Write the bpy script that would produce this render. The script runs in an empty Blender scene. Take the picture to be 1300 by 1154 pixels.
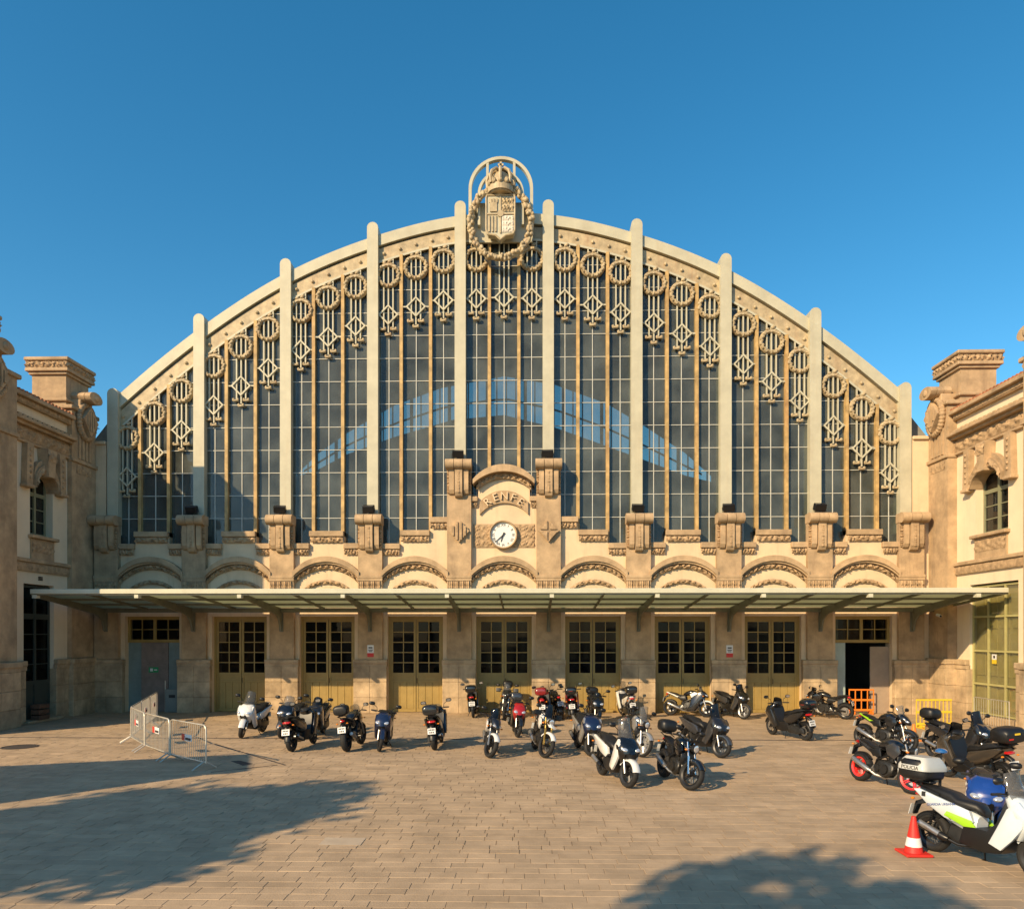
import bpy, bmesh, math, random
from mathutils import Vector, Matrix
R = math.radians; PI = math.pi; sin = math.sin; cos = math.cos
random.seed(7)
S = bpy.context.scene; COL = S.collection
# ---------------------------------------------------------------- camera
CX, DIST, EYE, FPX, YAW, HOR = 1.04, 30.08, 3.2, 940.0, R(1.36), 805.0
cam_d = bpy.data.cameras.new('camera'); cam = bpy.data.objects.new('camera', cam_d); COL.objects.link(cam)
cam.location = (CX, -DIST, EYE); cam.rotation_euler = (R(90), 0, YAW)
cam_d.sensor_width = 36; cam_d.lens = 36 * FPX / 1300; cam_d.shift_y = (HOR - 577) / 1300
cam_d.clip_end = 3000; S.camera = cam
# ---------------------------------------------------------------- sky, sun, exposure
SUN = Vector((0.90, 1.0, -0.74)).normalized()
EL = math.asin(-SUN.z); AZ = math.atan2(-SUN.x, -SUN.y)      # direction towards the sun, from +Y to +X
W = bpy.data.worlds.new('World'); S.world = W; W.use_nodes = True
wn = W.node_tree; bg = wn.nodes['Background']
sk = wn.nodes.new('ShaderNodeTexSky'); sk.sky_type = 'NISHITA'; sk.sun_disc = False
sk.sun_elevation = EL; sk.sun_rotation = AZ; sk.altitude = 0; sk.air_density = 1.0; sk.dust_density = 0.3; sk.ozone_density = 3.0
hs_ = wn.nodes.new('ShaderNodeHueSaturation'); hs_.inputs['Saturation'].default_value = 1.31; hs_.inputs['Hue'].default_value = .485
wn.links.new(sk.outputs[0], hs_.inputs['Color']); wn.links.new(hs_.outputs[0], bg.inputs[0]); bg.inputs[1].default_value = 0.135
sl = bpy.data.lights.new('sun', 'SUN'); sl.energy = 5.0; sl.angle = R(0.53); sl.color = (1.0, 0.75, 0.44)
so = bpy.data.objects.new('sun', sl); COL.objects.link(so); so.location = (-30, -40, 40)
so.rotation_euler = SUN.to_track_quat('-Z', 'Y').to_euler()
S.view_settings.view_transform = 'Standard'; S.view_settings.look = 'None'
S.view_settings.exposure = 0.38; S.view_settings.gamma = 1.0; S.view_settings.use_curve_mapping = False
S.render.engine = 'CYCLES'; S.cycles.use_denoising = True
S.cycles.max_bounces = 6; S.cycles.diffuse_bounces = 3; S.cycles.glossy_bounces = 3
S.cycles.transmission_bounces = 4; S.cycles.transparent_max_bounces = 12
S.cycles.caustics_reflective = False; S.cycles.caustics_refractive = False; S.cycles.sample_clamp_indirect = 4

# ---------------------------------------------------------------- pixel -> place (photo pixels, 1300 wide)
def ray(px, py):
    a = (px - 650) / FPX; b = (HOR - py) / FPX; c, s = cos(YAW), sin(YAW)
    return (-s + a * c, c + a * s, b)
def on_y(px, py, Y):
    r = ray(px, py); t = (Y + DIST) / r[1]; return CX + t * r[0], EYE + t * r[2]
def ground(px, py):
    r = ray(px, py); t = -EYE / r[2]; return CX + t * r[0], -DIST + t * r[1]

def campos(xc, d): return CX + xc*cos(YAW) - d*sin(YAW), -DIST + d*cos(YAW) + xc*sin(YAW)
# ---------------------------------------------------------------- materials
MATS = {}
def mat(name, col, rough=.6, metal=0., var=.12, scale=2.5, bump=0., bscale=30, streak=0., coat=0., obj=False, stain=(.12, .09, .06), spec=.5, rnd=0.):
    if name in MATS: return MATS[name]
    m = bpy.data.materials.new(name); m.use_nodes = True; MATS[name] = m
    n = m.node_tree.nodes; L = m.node_tree.links; p = n['Principled BSDF']
    p.inputs['Roughness'].default_value = rough; p.inputs['Metallic'].default_value = metal
    p.inputs['Coat Weight'].default_value = coat; p.inputs['Coat Roughness'].default_value = .08
    p.inputs['Specular IOR Level'].default_value = spec
    if obj: src = n.new('ShaderNodeTexCoord').outputs['Object']
    else: src = n.new('ShaderNodeNewGeometry').outputs['Position']
    nz = n.new('ShaderNodeTexNoise'); nz.inputs['Scale'].default_value = scale; nz.inputs['Detail'].default_value = 6; nz.inputs['Roughness'].default_value = .65
    L.new(src, nz.inputs['Vector'])
    mx = n.new('ShaderNodeMix'); mx.data_type = 'RGBA'
    mx.inputs[6].default_value = tuple(max(0, c * (1 - var * 1.4)) for c in col) + (1,)
    mx.inputs[7].default_value = tuple(min(1, c * (1 + var)) for c in col) + (1,)
    mr = n.new('ShaderNodeMapRange'); mr.inputs[1].default_value = .3; mr.inputs[2].default_value = .7
    L.new(nz.outputs[0], mr.inputs[0]); L.new(mr.outputs[0], mx.inputs[0])
    out = mx.outputs[2]
    if streak:
        mp = n.new('ShaderNodeMapping'); mp.inputs['Scale'].default_value = (2.6, 2.6, .22); L.new(src, mp.inputs['Vector'])
        n2 = n.new('ShaderNodeTexNoise'); n2.inputs['Scale'].default_value = 1.0; n2.inputs['Detail'].default_value = 7; n2.inputs['Roughness'].default_value = .7
        L.new(mp.outputs[0], n2.inputs['Vector'])
        r2 = n.new('ShaderNodeMapRange'); r2.inputs[1].default_value = .52; r2.inputs[2].default_value = .78; r2.inputs[4].default_value = streak
        L.new(n2.outputs[0], r2.inputs[0])
        m2 = n.new('ShaderNodeMix'); m2.data_type = 'RGBA'; m2.inputs[7].default_value = stain + (1,)
        L.new(out, m2.inputs[6]); L.new(r2.outputs[0], m2.inputs[0]); out = m2.outputs[2]
    if rnd:
        oi = n.new('ShaderNodeObjectInfo'); at = n.new('ShaderNodeAttribute'); at.attribute_name = 'tone'
        ad = n.new('ShaderNodeMath'); ad.operation = 'ADD'; L.new(oi.outputs['Random'], ad.inputs[0]); L.new(at.outputs['Fac'], ad.inputs[1])
        fr = n.new('ShaderNodeMath'); fr.operation = 'FRACT'; L.new(ad.outputs[0], fr.inputs[0])
        r3 = n.new('ShaderNodeMapRange'); r3.inputs[3].default_value = 1 - rnd; r3.inputs[4].default_value = 1 + rnd; L.new(fr.outputs[0], r3.inputs[0])
        hs = n.new('ShaderNodeHueSaturation'); L.new(out, hs.inputs['Color']); L.new(r3.outputs[0], hs.inputs['Value']); out = hs.outputs[0]
    L.new(out, p.inputs['Base Color'])
    if bump:
        n3 = n.new('ShaderNodeTexNoise'); n3.inputs['Scale'].default_value = bscale; n3.inputs['Detail'].default_value = 4; L.new(src, n3.inputs['Vector'])
        b = n.new('ShaderNodeBump'); b.inputs['Strength'].default_value = bump; b.inputs['Distance'].default_value = .02
        L.new(n3.outputs[0], b.inputs['Height']); L.new(b.outputs[0], p.inputs['Normal'])
    return m
def glass(name, tint, dust=.05, dustcol=(.55, .52, .45), rough=.02, refl=1.0):
    m = bpy.data.materials.new(name); m.use_nodes = True; MATS[name] = m
    n = m.node_tree.nodes; L = m.node_tree.links; n.remove(n['Principled BSDF']); o = n['Material Output']
    t = n.new('ShaderNodeBsdfTransparent'); t.inputs[0].default_value = tint + (1,)
    d = n.new('ShaderNodeBsdfDiffuse'); d.inputs[0].default_value = dustcol + (1,)
    g = n.new('ShaderNodeBsdfGlossy'); g.inputs['Roughness'].default_value = rough; g.inputs[0].default_value = (refl, refl, refl, 1)
    ge = n.new('ShaderNodeNewGeometry'); nz = n.new('ShaderNodeTexNoise'); nz.inputs['Scale'].default_value = .8; nz.inputs['Detail'].default_value = 6
    L.new(ge.outputs['Position'], nz.inputs['Vector'])
    mr = n.new('ShaderNodeMapRange'); mr.inputs[1].default_value = .35; mr.inputs[2].default_value = .7; mr.inputs[3].default_value = dust * .6; mr.inputs[4].default_value = dust * 1.6
    L.new(nz.outputs[0], mr.inputs[0])
    a = n.new('ShaderNodeMixShader'); L.new(mr.outputs[0], a.inputs[0]); L.new(t.outputs[0], a.inputs[1]); L.new(d.outputs[0], a.inputs[2])
    fr = n.new('ShaderNodeFresnel'); fr.inputs[0].default_value = 1.45
    bf = n.new('ShaderNodeMath'); bf.operation = 'SUBTRACT'; bf.inputs[0].default_value = 1; L.new(ge.outputs['Backfacing'], bf.inputs[1])
    fm = n.new('ShaderNodeMath'); fm.operation = 'MULTIPLY'; L.new(fr.outputs[0], fm.inputs[0]); L.new(bf.outputs[0], fm.inputs[1])
    b = n.new('ShaderNodeMixShader'); L.new(fm.outputs[0], b.inputs[0]); L.new(a.outputs[0], b.inputs[1]); L.new(g.outputs[0], b.inputs[2])
    L.new(b.outputs[0], o.inputs[0]); return m
PLASTER = mat('cream_plaster', (.70, .53, .34), .85, var=.1, scale=.9, bump=.15, bscale=25, streak=.5, stain=(.36, .25, .15))
WINGP = mat('pale_wing_plaster', (.78, .64, .45), .85, var=.06, scale=.9, bump=.12, bscale=25, streak=.25, stain=(.45, .33, .21))
STONE = mat('sandstone', (.46, .32, .185), .85, var=.26, scale=1.6, bump=.35, bscale=22, streak=.62, stain=(.2, .13, .08))
CARVE = mat('carved_sandstone', (.44, .30, .17), .9, var=.3, scale=6, bump=.3, bscale=40, streak=.25, stain=(.18, .12, .07))
PLINTH = mat('weathered_plinth_stone', (.45, .33, .20), .9, var=.36, scale=1.3, bump=.5, bscale=14, streak=.6, stain=(.13, .1, .07), rnd=.1)
IRON = mat('cream_painted_iron', (.51, .475, .345), .5, var=.1, scale=1.5, streak=.35, stain=(.42, .3, .16))
RUSTY = mat('rust_stained_iron', (.50, .33, .13), .6, var=.3, scale=3, streak=.7, stain=(.38, .16, .05))
BAND = mat('rust_spotted_iron', (.47, .37, .22), .55, var=.25, scale=3.5, streak=.55, stain=(.3, .12, .05))
WBAR = mat('white_glazing_bar', (.58, .57, .50), .5, var=.1, scale=3)
OLIVE = mat('olive_ochre_door_paint', (.33, .225, .065), .5, var=.12, scale=2, streak=.25, stain=(.15, .11, .03), bump=.08, bscale=60)
TEAL = mat('grey_green_panel_paint', (.19, .25, .24), .5, var=.15, scale=2, streak=.2)
GREYP = mat('dull_grey_panel', (.24, .19, .16), .6, var=.2, scale=2)
CANG = mat('grey_green_canopy_iron', (.16, .16, .12), .5, var=.15, scale=3)
FASC = mat('pale_canopy_fascia', (.58, .56, .42), .5, var=.06, scale=2, streak=.2, stain=(.3, .27, .18))
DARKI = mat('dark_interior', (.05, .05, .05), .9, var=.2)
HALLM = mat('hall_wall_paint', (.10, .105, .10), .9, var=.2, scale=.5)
TILE = mat('terracotta_tile', (.42, .17, .08), .8, var=.25, scale=3, rnd=.15)
PAVE = mat('sandy_paving_stone', (.43, .31, .195), .8, var=.16, scale=1.1, bump=.25, bscale=45, rnd=.1, streak=.4, stain=(.2, .14, .09))
JOINT = mat('paving_joint_sand', (.27, .185, .11), .95, var=.2, scale=4)
ASPH = mat('asphalt', (.06, .058, .055), .9, var=.2)
SLOT = mat('slot_drain_iron', (.05, .04, .035), .8, var=.2)
GALV = mat('galvanised_steel', (.62, .57, .48), .4, .55, var=.1, scale=8)
BLACK = mat('black_plastic', (.009, .009, .0095), .45, var=.2, scale=4, obj=True)
SATIN = mat('satin_black_metal', (.015, .015, .016), .35, .3, var=.2, scale=4, obj=True)
SEATM = mat('seat_vinyl', (.011, .0105, .0105), .5, var=.2, scale=6, bump=.1, bscale=120, obj=True)
TYRE = mat('tyre_rubber', (.015, .0145, .014), .8, var=.3, scale=9, bump=.3, bscale=90, obj=True)
ALLOY = mat('brushed_alloy', (.42, .41, .39), .35, .8, var=.1, scale=6, obj=True)
CHROME = mat('chrome', (.75, .74, .72), .12, 1., var=.04, obj=True)
DRIM = mat('dark_wheel_alloy', (.05, .05, .052), .4, .6, var=.15, scale=6, obj=True)
ENGM = mat('engine_casting', (.05, .049, .047), .42, .6, var=.25, scale=8, obj=True)
RUBBER = mat('black_rubber', (.015, .015, .015), .8, var=.1, obj=True)
AMBER = mat('amber_lens', (.75, .22, .02), .2, var=.05, coat=.6, obj=True)
REDL = mat('red_lens', (.5, .012, .012), .15, var=.1, coat=.8, obj=True)
LAMP = mat('headlamp_reflector', (.75, .76, .78), .1, .6, var=.1, coat=1., obj=True)
PLATE = mat('number_plate_white', (.72, .72, .70), .4, var=.03, obj=True)
GOLD = mat('gold_fork_leg', (.55, .33, .08), .3, .8, var=.05, obj=True)
ORANGE = mat('orange_plastic', (.85, .22, .02), .5, var=.08)
REDP = mat('red_painted_plastic', (.62, .03, .02), .45, var=.06)
WHITEP = mat('white_plastic', (.75, .74, .72), .45, var=.04)
YELLOW = mat('yellow_plastic', (.75, .52, .03), .5, var=.06)
DARKT = mat('dark_ink', (.02, .02, .022), .6, var=.1)
def paint(name, c, rough=.3, metal=0.): return mat('paint_' + name, c, rough, metal, var=.05, scale=3, coat=.8, obj=True)
P_WHITE = paint('white', (.74, .73, .70)); P_BLACK = paint('black', (.007, .007, .008), .25); P_GREY = paint('grey', (.075, .075, .08), .3, .5)
P_NAVY = paint('navy', (.010, .017, .05)); P_RED = paint('red', (.34, .012, .010)); P_SILV = paint('silver', (.48, .47, .45), .35, .6)
P_BLUE = paint('police_blue', (.012, .05, .25)); P_LIME = paint('lime', (.33, .62, .02)); P_GUN = paint('gunmetal', (.03, .03, .033), .3, .5)
P_PALE = paint('pale_blue_white', (.62, .68, .72)); P_CHARC = paint('charcoal', (.018, .0185, .02), .3, .3); P_BRONZE = paint('bronze', (.10, .082, .062), .35, .6)
P_MAROON = paint('maroon', (.22, .015, .015)); P_REDW = paint('signal_red', (.85, .03, .02), .35)
GLASSF = glass('dusty_screen_glass', (.56, .60, .58), .10, (.50, .54, .50), .03, .8)
GLASSD = glass('door_glass', (.35, .36, .36), .003, refl=.35)
GLASSW = glass('wing_window_glass', (.35, .36, .36), .02)
GLASSR = glass('clear_screen_glass', (.86, .87, .80), .08, (.5, .48, .35), .04, .8)
GLASSC = glass('smoky_windscreen', (.72, .72, .70), .09, (.5, .48, .45), .05)
GLASSK = glass('dark_windscreen', (.08, .08, .085), .05, (.15, .15, .15), .05)
def translucent(name, col):
    m = bpy.data.materials.new(name); m.use_nodes = True
    n = m.node_tree.nodes; L = m.node_tree.links; p = n['Principled BSDF']; o = n['Material Output']
    p.inputs['Base Color'].default_value = col + (1,); p.inputs['Roughness'].default_value = .35
    t = n.new('ShaderNodeBsdfTranslucent'); ge = n.new('ShaderNodeNewGeometry'); nz = n.new('ShaderNodeTexNoise'); nz.inputs['Scale'].default_value = 1.2; nz.inputs['Detail'].default_value = 6
    L.new(ge.outputs['Position'], nz.inputs['Vector']); mx = n.new('ShaderNodeMix'); mx.data_type = 'RGBA'
    mx.inputs[6].default_value = tuple(c * .75 for c in col) + (1,); mx.inputs[7].default_value = col + (1,); L.new(nz.outputs[0], mx.inputs[0]); L.new(mx.outputs[2], t.inputs[0])
    a = n.new('ShaderNodeMixShader'); a.inputs[0].default_value = .72; L.new(p.outputs[0], a.inputs[1]); L.new(t.outputs[0], a.inputs[2]); L.new(a.outputs[0], o.inputs[0]); return m
CANP = translucent('wired_green_canopy_glass', (.62, .65, .50))

# ---------------------------------------------------------------- mesh builder
class MB:
    def __init__(s, T=None): s.v = []; s.f = []; s.T = T; s.tone = None
    def add(s, vs, fs):
        o = len(s.v); s.v += [s.T(*p) for p in vs] if s.T else [tuple(p) for p in vs]
        s.f += [tuple(i + o for i in f) for f in fs]; return s
    def box(s, x0, x1, y0, y1, z0, z1, b=0.):
        if b:
            vs = []
            for (ix, iy, iz) in [(a, c, d) for a in (0, 1) for c in (0, 1) for d in (0, 1)]:
                X, Y, Z = (x0, x1)[ix], (y0, y1)[iy], (z0, z1)[iz]; sx, sy, sz = (1, -1)[ix], (1, -1)[iy], (1, -1)[iz]
                vs += [(X, Y + sy * b, Z + sz * b), (X + sx * b, Y, Z + sz * b), (X + sx * b, Y + sy * b, Z)]
            k = lambda a, c, d, ax: (a * 4 + c * 2 + d) * 3 + ax
            fs = []
            for a in (0, 1):
                fs += [(k(a,0,0,0), k(a,1,0,0), k(a,1,1,0), k(a,0,1,0)), (k(0,a,0,1), k(1,a,0,1), k(1,a,1,1), k(0,a,1,1)), (k(0,0,a,2), k(1,0,a,2), k(1,1,a,2), k(0,1,a,2))]
                for c in (0, 1):
                    fs += [(k(0,a,c,1), k(1,a,c,1), k(1,a,c,2), k(0,a,c,2)), (k(a,0,c,0), k(a,1,c,0), k(a,1,c,2), k(a,0,c,2)), (k(a,c,0,0), k(a,c,1,0), k(a,c,1,1), k(a,c,0,1))]
                    for d in (0, 1): fs.append((k(a,c,d,0), k(a,c,d,1), k(a,c,d,2)))
            return s.add(vs, fs)
        vs = [(x, y, z) for x in (x0, x1) for y in (y0, y1) for z in (z0, z1)]
        return s.add(vs, [(0,1,3,2), (4,6,7,5), (0,4,5,1), (2,3,7,6), (0,2,6,4), (1,5,7,3)])
    def prism(s, poly, y0, y1):                       # polygon in (x,z), from y0 to y1
        n = len(poly); vs = [(x, y0, z) for x, z in poly] + [(x, y1, z) for x, z in poly]
        return s.add(vs, [tuple(range(n)), tuple(range(2*n-1, n-1, -1))] + [(i, (i+1) % n, n+(i+1) % n, n+i) for i in range(n)])
    def slab(s, poly, w, b, y=0., k=.86):             # side outline (x,z), pillowed thickness +-w
        cx = sum(p[0] for p in poly)/len(poly); cz = sum(p[1] for p in poly)/len(poly); n = len(poly)
        ins = [(cx+(x-cx)*k, cz+(z-cz)*k) for x, z in poly]
        vs = []
        for P, yy in ((ins, -w), (poly, -w+b), (poly, w-b), (ins, w)): vs += [(x, y+yy, z) for x, z in P]
        fs = [tuple(range(n)), tuple(range(4*n-1, 3*n-1, -1))]
        for r in range(3): fs += [(r*n+i, r*n+(i+1) % n, (r+1)*n+(i+1) % n, (r+1)*n+i) for i in range(n)]
        return s.add(vs, fs)
    def rings(s, rs, close=True, caps=True):
        n = len(rs[0]); vs = [p for r in rs for p in r]; fs = []
        m = n if close else n-1
        for j in range(len(rs)-1): fs += [(j*n+i, j*n+(i+1) % n, (j+1)*n+(i+1) % n, (j+1)*n+i) for i in range(m)]
        if caps: fs += [tuple(range(n)), tuple(range(len(vs)-1, len(vs)-n-1, -1))]
        return s.add(vs, fs)
    def loftx(s, secs, n=14, e=2.5, y=0.):
        rs = []
        for (x, zc, hw, hh) in secs:
            r = []
            for i in range(n):
                a = 2*PI*(i+.5)/n; c, d = cos(a), sin(a)
                r.append((x, y + hw*math.copysign(abs(c)**(2/e), c), zc + hh*math.copysign(abs(d)**(2/e), d)))
            rs.append(r)
        return s.rings(rs)
    def loftz(s, secs, n=14, e=2.4, y=0.):
        rs = []
        for (z, xc, hx, hy) in secs:
            r = []
            for i in range(n):
                a = 2*PI*(i+.5)/n; c, d = cos(a), sin(a)
                r.append((xc + hx*math.copysign(abs(c)**(2/e), c), y + hy*math.copysign(abs(d)**(2/e), d), z))
            rs.append(r)
        return s.rings(rs)
    def tube(s, pts, r, n=8, closed=False):
        P = [Vector(p) for p in pts]; N = len(P); rr = r if isinstance(r, (list, tuple)) else [r]*N; rs = []; up = None
        for i in range(N):
            if closed: t = P[(i+1) % N] - P[i-1]
            else: t = P[min(i+1, N-1)] - P[max(i-1, 0)]
            t.normalize()
            if up is None: up = Vector((0, 0, 1)) if abs(t.z) < .9 else Vector((1, 0, 0))
            a = t.cross(up); a.normalize(); b = a.cross(t); b.normalize(); up = b
            rs.append([tuple(P[i] + a*cos(2*PI*k/n)*rr[i] + b*sin(2*PI*k/n)*rr[i]) for k in range(n)])
        if closed: rs.append(rs[0]); return s.rings(rs, caps=False)
        return s.rings(rs)
    def revolve(s, prof, c, axis='y', n=24):          # closed profile [(radius, offset along axis)]
        rs = []
        for i in range(n+1):
            a = 2*PI*i/n; r = []
            for (q, h) in prof:
                p = {'y': (q*cos(a), h, q*sin(a)), 'z': (q*cos(a), q*sin(a), h), 'x': (h, q*cos(a), q*sin(a))}[axis]
                r.append((c[0]+p[0], c[1]+p[1], c[2]+p[2]))
            rs.append(r)
        return s.rings(rs, caps=False)
    def ell(s, c, r, n=10, m=6):
        rs = []
        for j in range(m+1):
            a = -PI/2 + PI*j/m; k = max(cos(a), .02)
            rs.append([(c[0]+r[0]*k*cos(2*PI*i/n), c[1]+r[1]*k*sin(2*PI*i/n), c[2]+r[2]*sin(a)) for i in range(n)])
        return s.rings(rs)
    def disc(s, c, r, y0, y1, n=20):                  # cylinder along y
        return s.rings([[(c[0]+r*cos(2*PI*i/n), y, c[1]+r*sin(2*PI*i/n)) for i in range(n)] for y in (y0, y1)])
    def relief(s, f, nu, nv, h, y0, back=None):       # carved strip: f(u,v)->(x,z); h(u,v) height towards -y
        vs = []; fs = []; w = nv+1
        for i in range(nu+1):
            for j in range(nv+1):
                u, v = i/nu, j/nv; x, z = f(u, v); vs.append((x, y0 - h(u, v), z))
        for i in range(nu):
            for j in range(nv): fs.append((i*w+j, (i+1)*w+j, (i+1)*w+j+1, i*w+j+1))
        return s.add(vs, fs)
    def mesh(s, name, smooth=None):
        me = bpy.data.meshes.new(name); me.from_pydata(s.v, [], s.f)
        bm = bmesh.new(); bm.from_mesh(me); bmesh.ops.recalc_face_normals(bm, faces=bm.faces); bm.to_mesh(me); bm.free()
        if smooth:
            me.shade_smooth(); me.set_sharp_from_angle(angle=R(smooth))
        return me
    def build(s, name, m, parent=None, smooth=None, label=None):
        return obj(name, s.mesh(name, smooth), m, parent, label)
def obj(name, me, m, parent=None, label=None):
    o = bpy.data.objects.new(name, me); COL.objects.link(o)
    if not me.materials: me.materials.append(m)
    if me.materials[0] != m: o.material_slots[0].link = 'OBJECT'; o.material_slots[0].material = m
    if parent: o.parent = parent
    if label: o['label'] = label
    return o
def tag(o, label, cat, group=None):
    o['label'] = label; o['category'] = cat
    if group: o['group'] = group
    return o
def thing(name, label, cat, loc=(0, 0, 0), rz=0., group=None, lean=0.):
    o = bpy.data.objects.new(name, None); COL.objects.link(o); o.empty_display_size = .2
    o.location = loc; o.rotation_euler = (lean, 0, rz); return tag(o, label, cat, group)
CACHE = {}
def cached(key, fn, smooth=40):
    if key not in CACHE:
        mb = MB(); fn(mb); CACHE[key] = mb.mesh(str(key[0] if isinstance(key, tuple) else key), smooth)
    return CACHE[key]
def text_mesh(txt, size, depth=.01):
    k = ('text', txt, size, depth)
    if k not in CACHE:
        cu = bpy.data.curves.new('t', 'FONT'); cu.body = txt; cu.size = size; cu.extrude = depth; cu.align_x = 'CENTER'; cu.align_y = 'CENTER'; cu.resolution_u = 3
        t = bpy.data.objects.new('t', cu); COL.objects.link(t); bpy.context.view_layer.update()
        CACHE[k] = bpy.data.meshes.new_from_object(t.evaluated_get(bpy.context.evaluated_depsgraph_get())); CACHE[k].materials.clear()
        bpy.data.objects.remove(t)
    return CACHE[k]
# ================================================================ ground
def struct(o, kind='structure'): o['kind'] = kind; return o
struct(MB().box(-400, 400, -400, 400, -.5, -.12).build('ground', ASPH))
pl = struct(MB().box(-30, 32, -34, 1.2, -.119, -.006).build('pavement', JOINT))
PW, PH = .52, .27
rng = random.Random(3); near = []; rest = MB(); tone = []
me = cached('paver', lambda m: m.box(-PW/2+.0022, PW/2-.0022, -PH/2+.0022, PH/2-.0022, -.06, 0, .005), None)
y = -24.6
while y < .35:
    ph = rng.choice((.2, .22, .22, .25)); x = -24 + rng.random()*.4
    while x < 25:
        w = rng.choice((.34, .4, .44, .44, .48, .54)); near.append((x+w/2, y+ph/2, rng.uniform(-.0025, .0025), w, ph)); x += w
    y += ph
vis = [p for p in near if abs(p[0]-CX-.3) < (p[1]+DIST)*.70 and p[1]+DIST > 8.55]
vis.sort(key=lambda p: p[1]); first = set(vis[:300])
for p in near:
    x, y, z, w, ph = p
    if p in first:
        o = obj('paving_stone', me, PAVE, pl); o.location = (x, y, z); o.scale = (w/PW, ph/PH, 1); o.rotation_euler = (rng.uniform(-.004, .004), rng.uniform(-.003, .003), rng.uniform(-.006, .006))
    else:
        t = rng.random(); g = .0022; b = .004; n0 = len(rest.f); tl = rng.uniform(-.0014, .0014)
        X0, X1, Y0, Y1 = x-w/2+g, x+w/2-g, y-ph/2+g, y+ph/2-g
        rest.add([(X0, Y0, -.05), (X1, Y0, -.05), (X1, Y1, -.05), (X0, Y1, -.05), (X0+b, Y0+b, z-tl), (X1-b, Y0+b, z+tl), (X1-b, Y1-b, z+tl), (X0+b, Y1-b, z-tl)], [(4,5,6,7), (0,1,5,4), (1,2,6,5), (2,3,7,6), (3,0,4,7)])
        tone += [t]*(len(rest.f)-n0)
rm = rest.mesh('paving_stone_field'); at = rm.attributes.new('tone', 'FLOAT', 'FACE'); at.data.foreach_set('value', tone)
struct(obj('paving_stone_field', rm, PAVE, pl), 'stuff')
def strip(pts, w, m, name, label, cat, z=.006):
    mb = MB(); a, b = Vector(pts[0]), Vector(pts[1]); d = (b-a).normalized(); nrm = Vector((-d.y, d.x))*w/2
    q = [a+nrm, b+nrm, b-nrm, a-nrm]
    mb.add([(p.x, p.y, .0) for p in q] + [(p.x, p.y, z) for p in q], [(0,1,2,3), (4,5,6,7), (0,1,5,4), (1,2,6,5), (2,3,7,6), (3,0,4,7)])
    return tag(mb.build(name, m), label, cat)
ya = ground(600, 938)[1]
strip([(-16.9, ya), (17.2, ya)], .09, SLOT, 'slot_drain', 'long dark slot drain running straight across the whole forecourt', 'drain')
strip([ground(272, 944), ground(362, 971)], .05, SLOT, 'cable_slot', 'dark cable slot slanting across paving from the last steel barrier', 'cable slot')
strip([ground(268, 980), ground(352, 971)], .035, SLOT, 'cable_slot', 'thin dark cable slot curving back towards the barrier foot', 'cable slot')
q = [ground(*p) for p in ((293, 966), (305, 965.5), (321, 969.5), (308, 971.5))]
mb = MB(); mb.add([(a, b, 0) for a, b in q] + [(a, b, .006) for a, b in q], [(0,1,2,3), (4,5,6,7), (0,1,5,4), (1,2,6,5), (2,3,7,6), (3,0,4,7)])
tag(mb.build('access_cover', SLOT), 'dark rectangular access cover set in the paving', 'cover')
gx, gy = ground(25, 948)
mh = thing('manhole_cover', 'round dark iron manhole cover set in paving near the left wing', 'manhole', (gx, gy, .004))
MB().revolve([(.0, 0), (.4, 0), (.4, .006), (0, .006)], (0, 0, 0), 'z', 28).build('cover', SLOT, mh)
MB().revolve([(.42, 0), (.47, 0), (.47, .009), (.42, .009)], (0, 0, 0), 'z', 28).build('rim', SLOT, mh)
gx, gy = ground(435, 1068)
tag(MB().box(gx-.32, gx+.32, gy-.2, gy+.2, .002, .006).build('paving_patch', mat('pale_patch_stone', (.48, .38, .27), .8)), 'pale square repair slab set among the paving stones', 'slab')

# ================================================================ carving patterns
def leafy(n, amp, seed=0):
    r = random.Random(seed); ph = [r.uniform(0, 6) for _ in range(64)]
    def h(u, v):
        k = u*n; i = int(k) % 64; a = k-int(k); e = sin(PI*v)
        s = sin(2*PI*a + 2.2*sin(PI*v + ph[i]))*sin(2*PI*v*1.3 + ph[i]) + .6*sin(6*PI*a + ph[i]*2)*cos(3*PI*v)
        return amp*max(0, .5+.5*s)*(.25+.75*e)
    return h
def beads(n, amp):
    def h(u, v):
        return amp*(abs(sin(PI*n*u))**.6)*(abs(sin(2*PI*v+.6)))*(.6+.4*sin(3*PI*n*u))
    return h
def archpoly(x0, x1, zs, zc, n=14):                 # circular segment points from x0 to x1, spring zs, crown zc
    c = (x1-x0)/2; s = zc-zs; r = (c*c+s*s)/(2*s); xm = (x0+x1)/2; zo = zc-r; a = math.asin(min(1, c/r))
    return [(xm+r*sin(-a+2*a*i/n), zo+r*cos(-a+2*a*i/n)) for i in range(n+1)]

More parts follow.
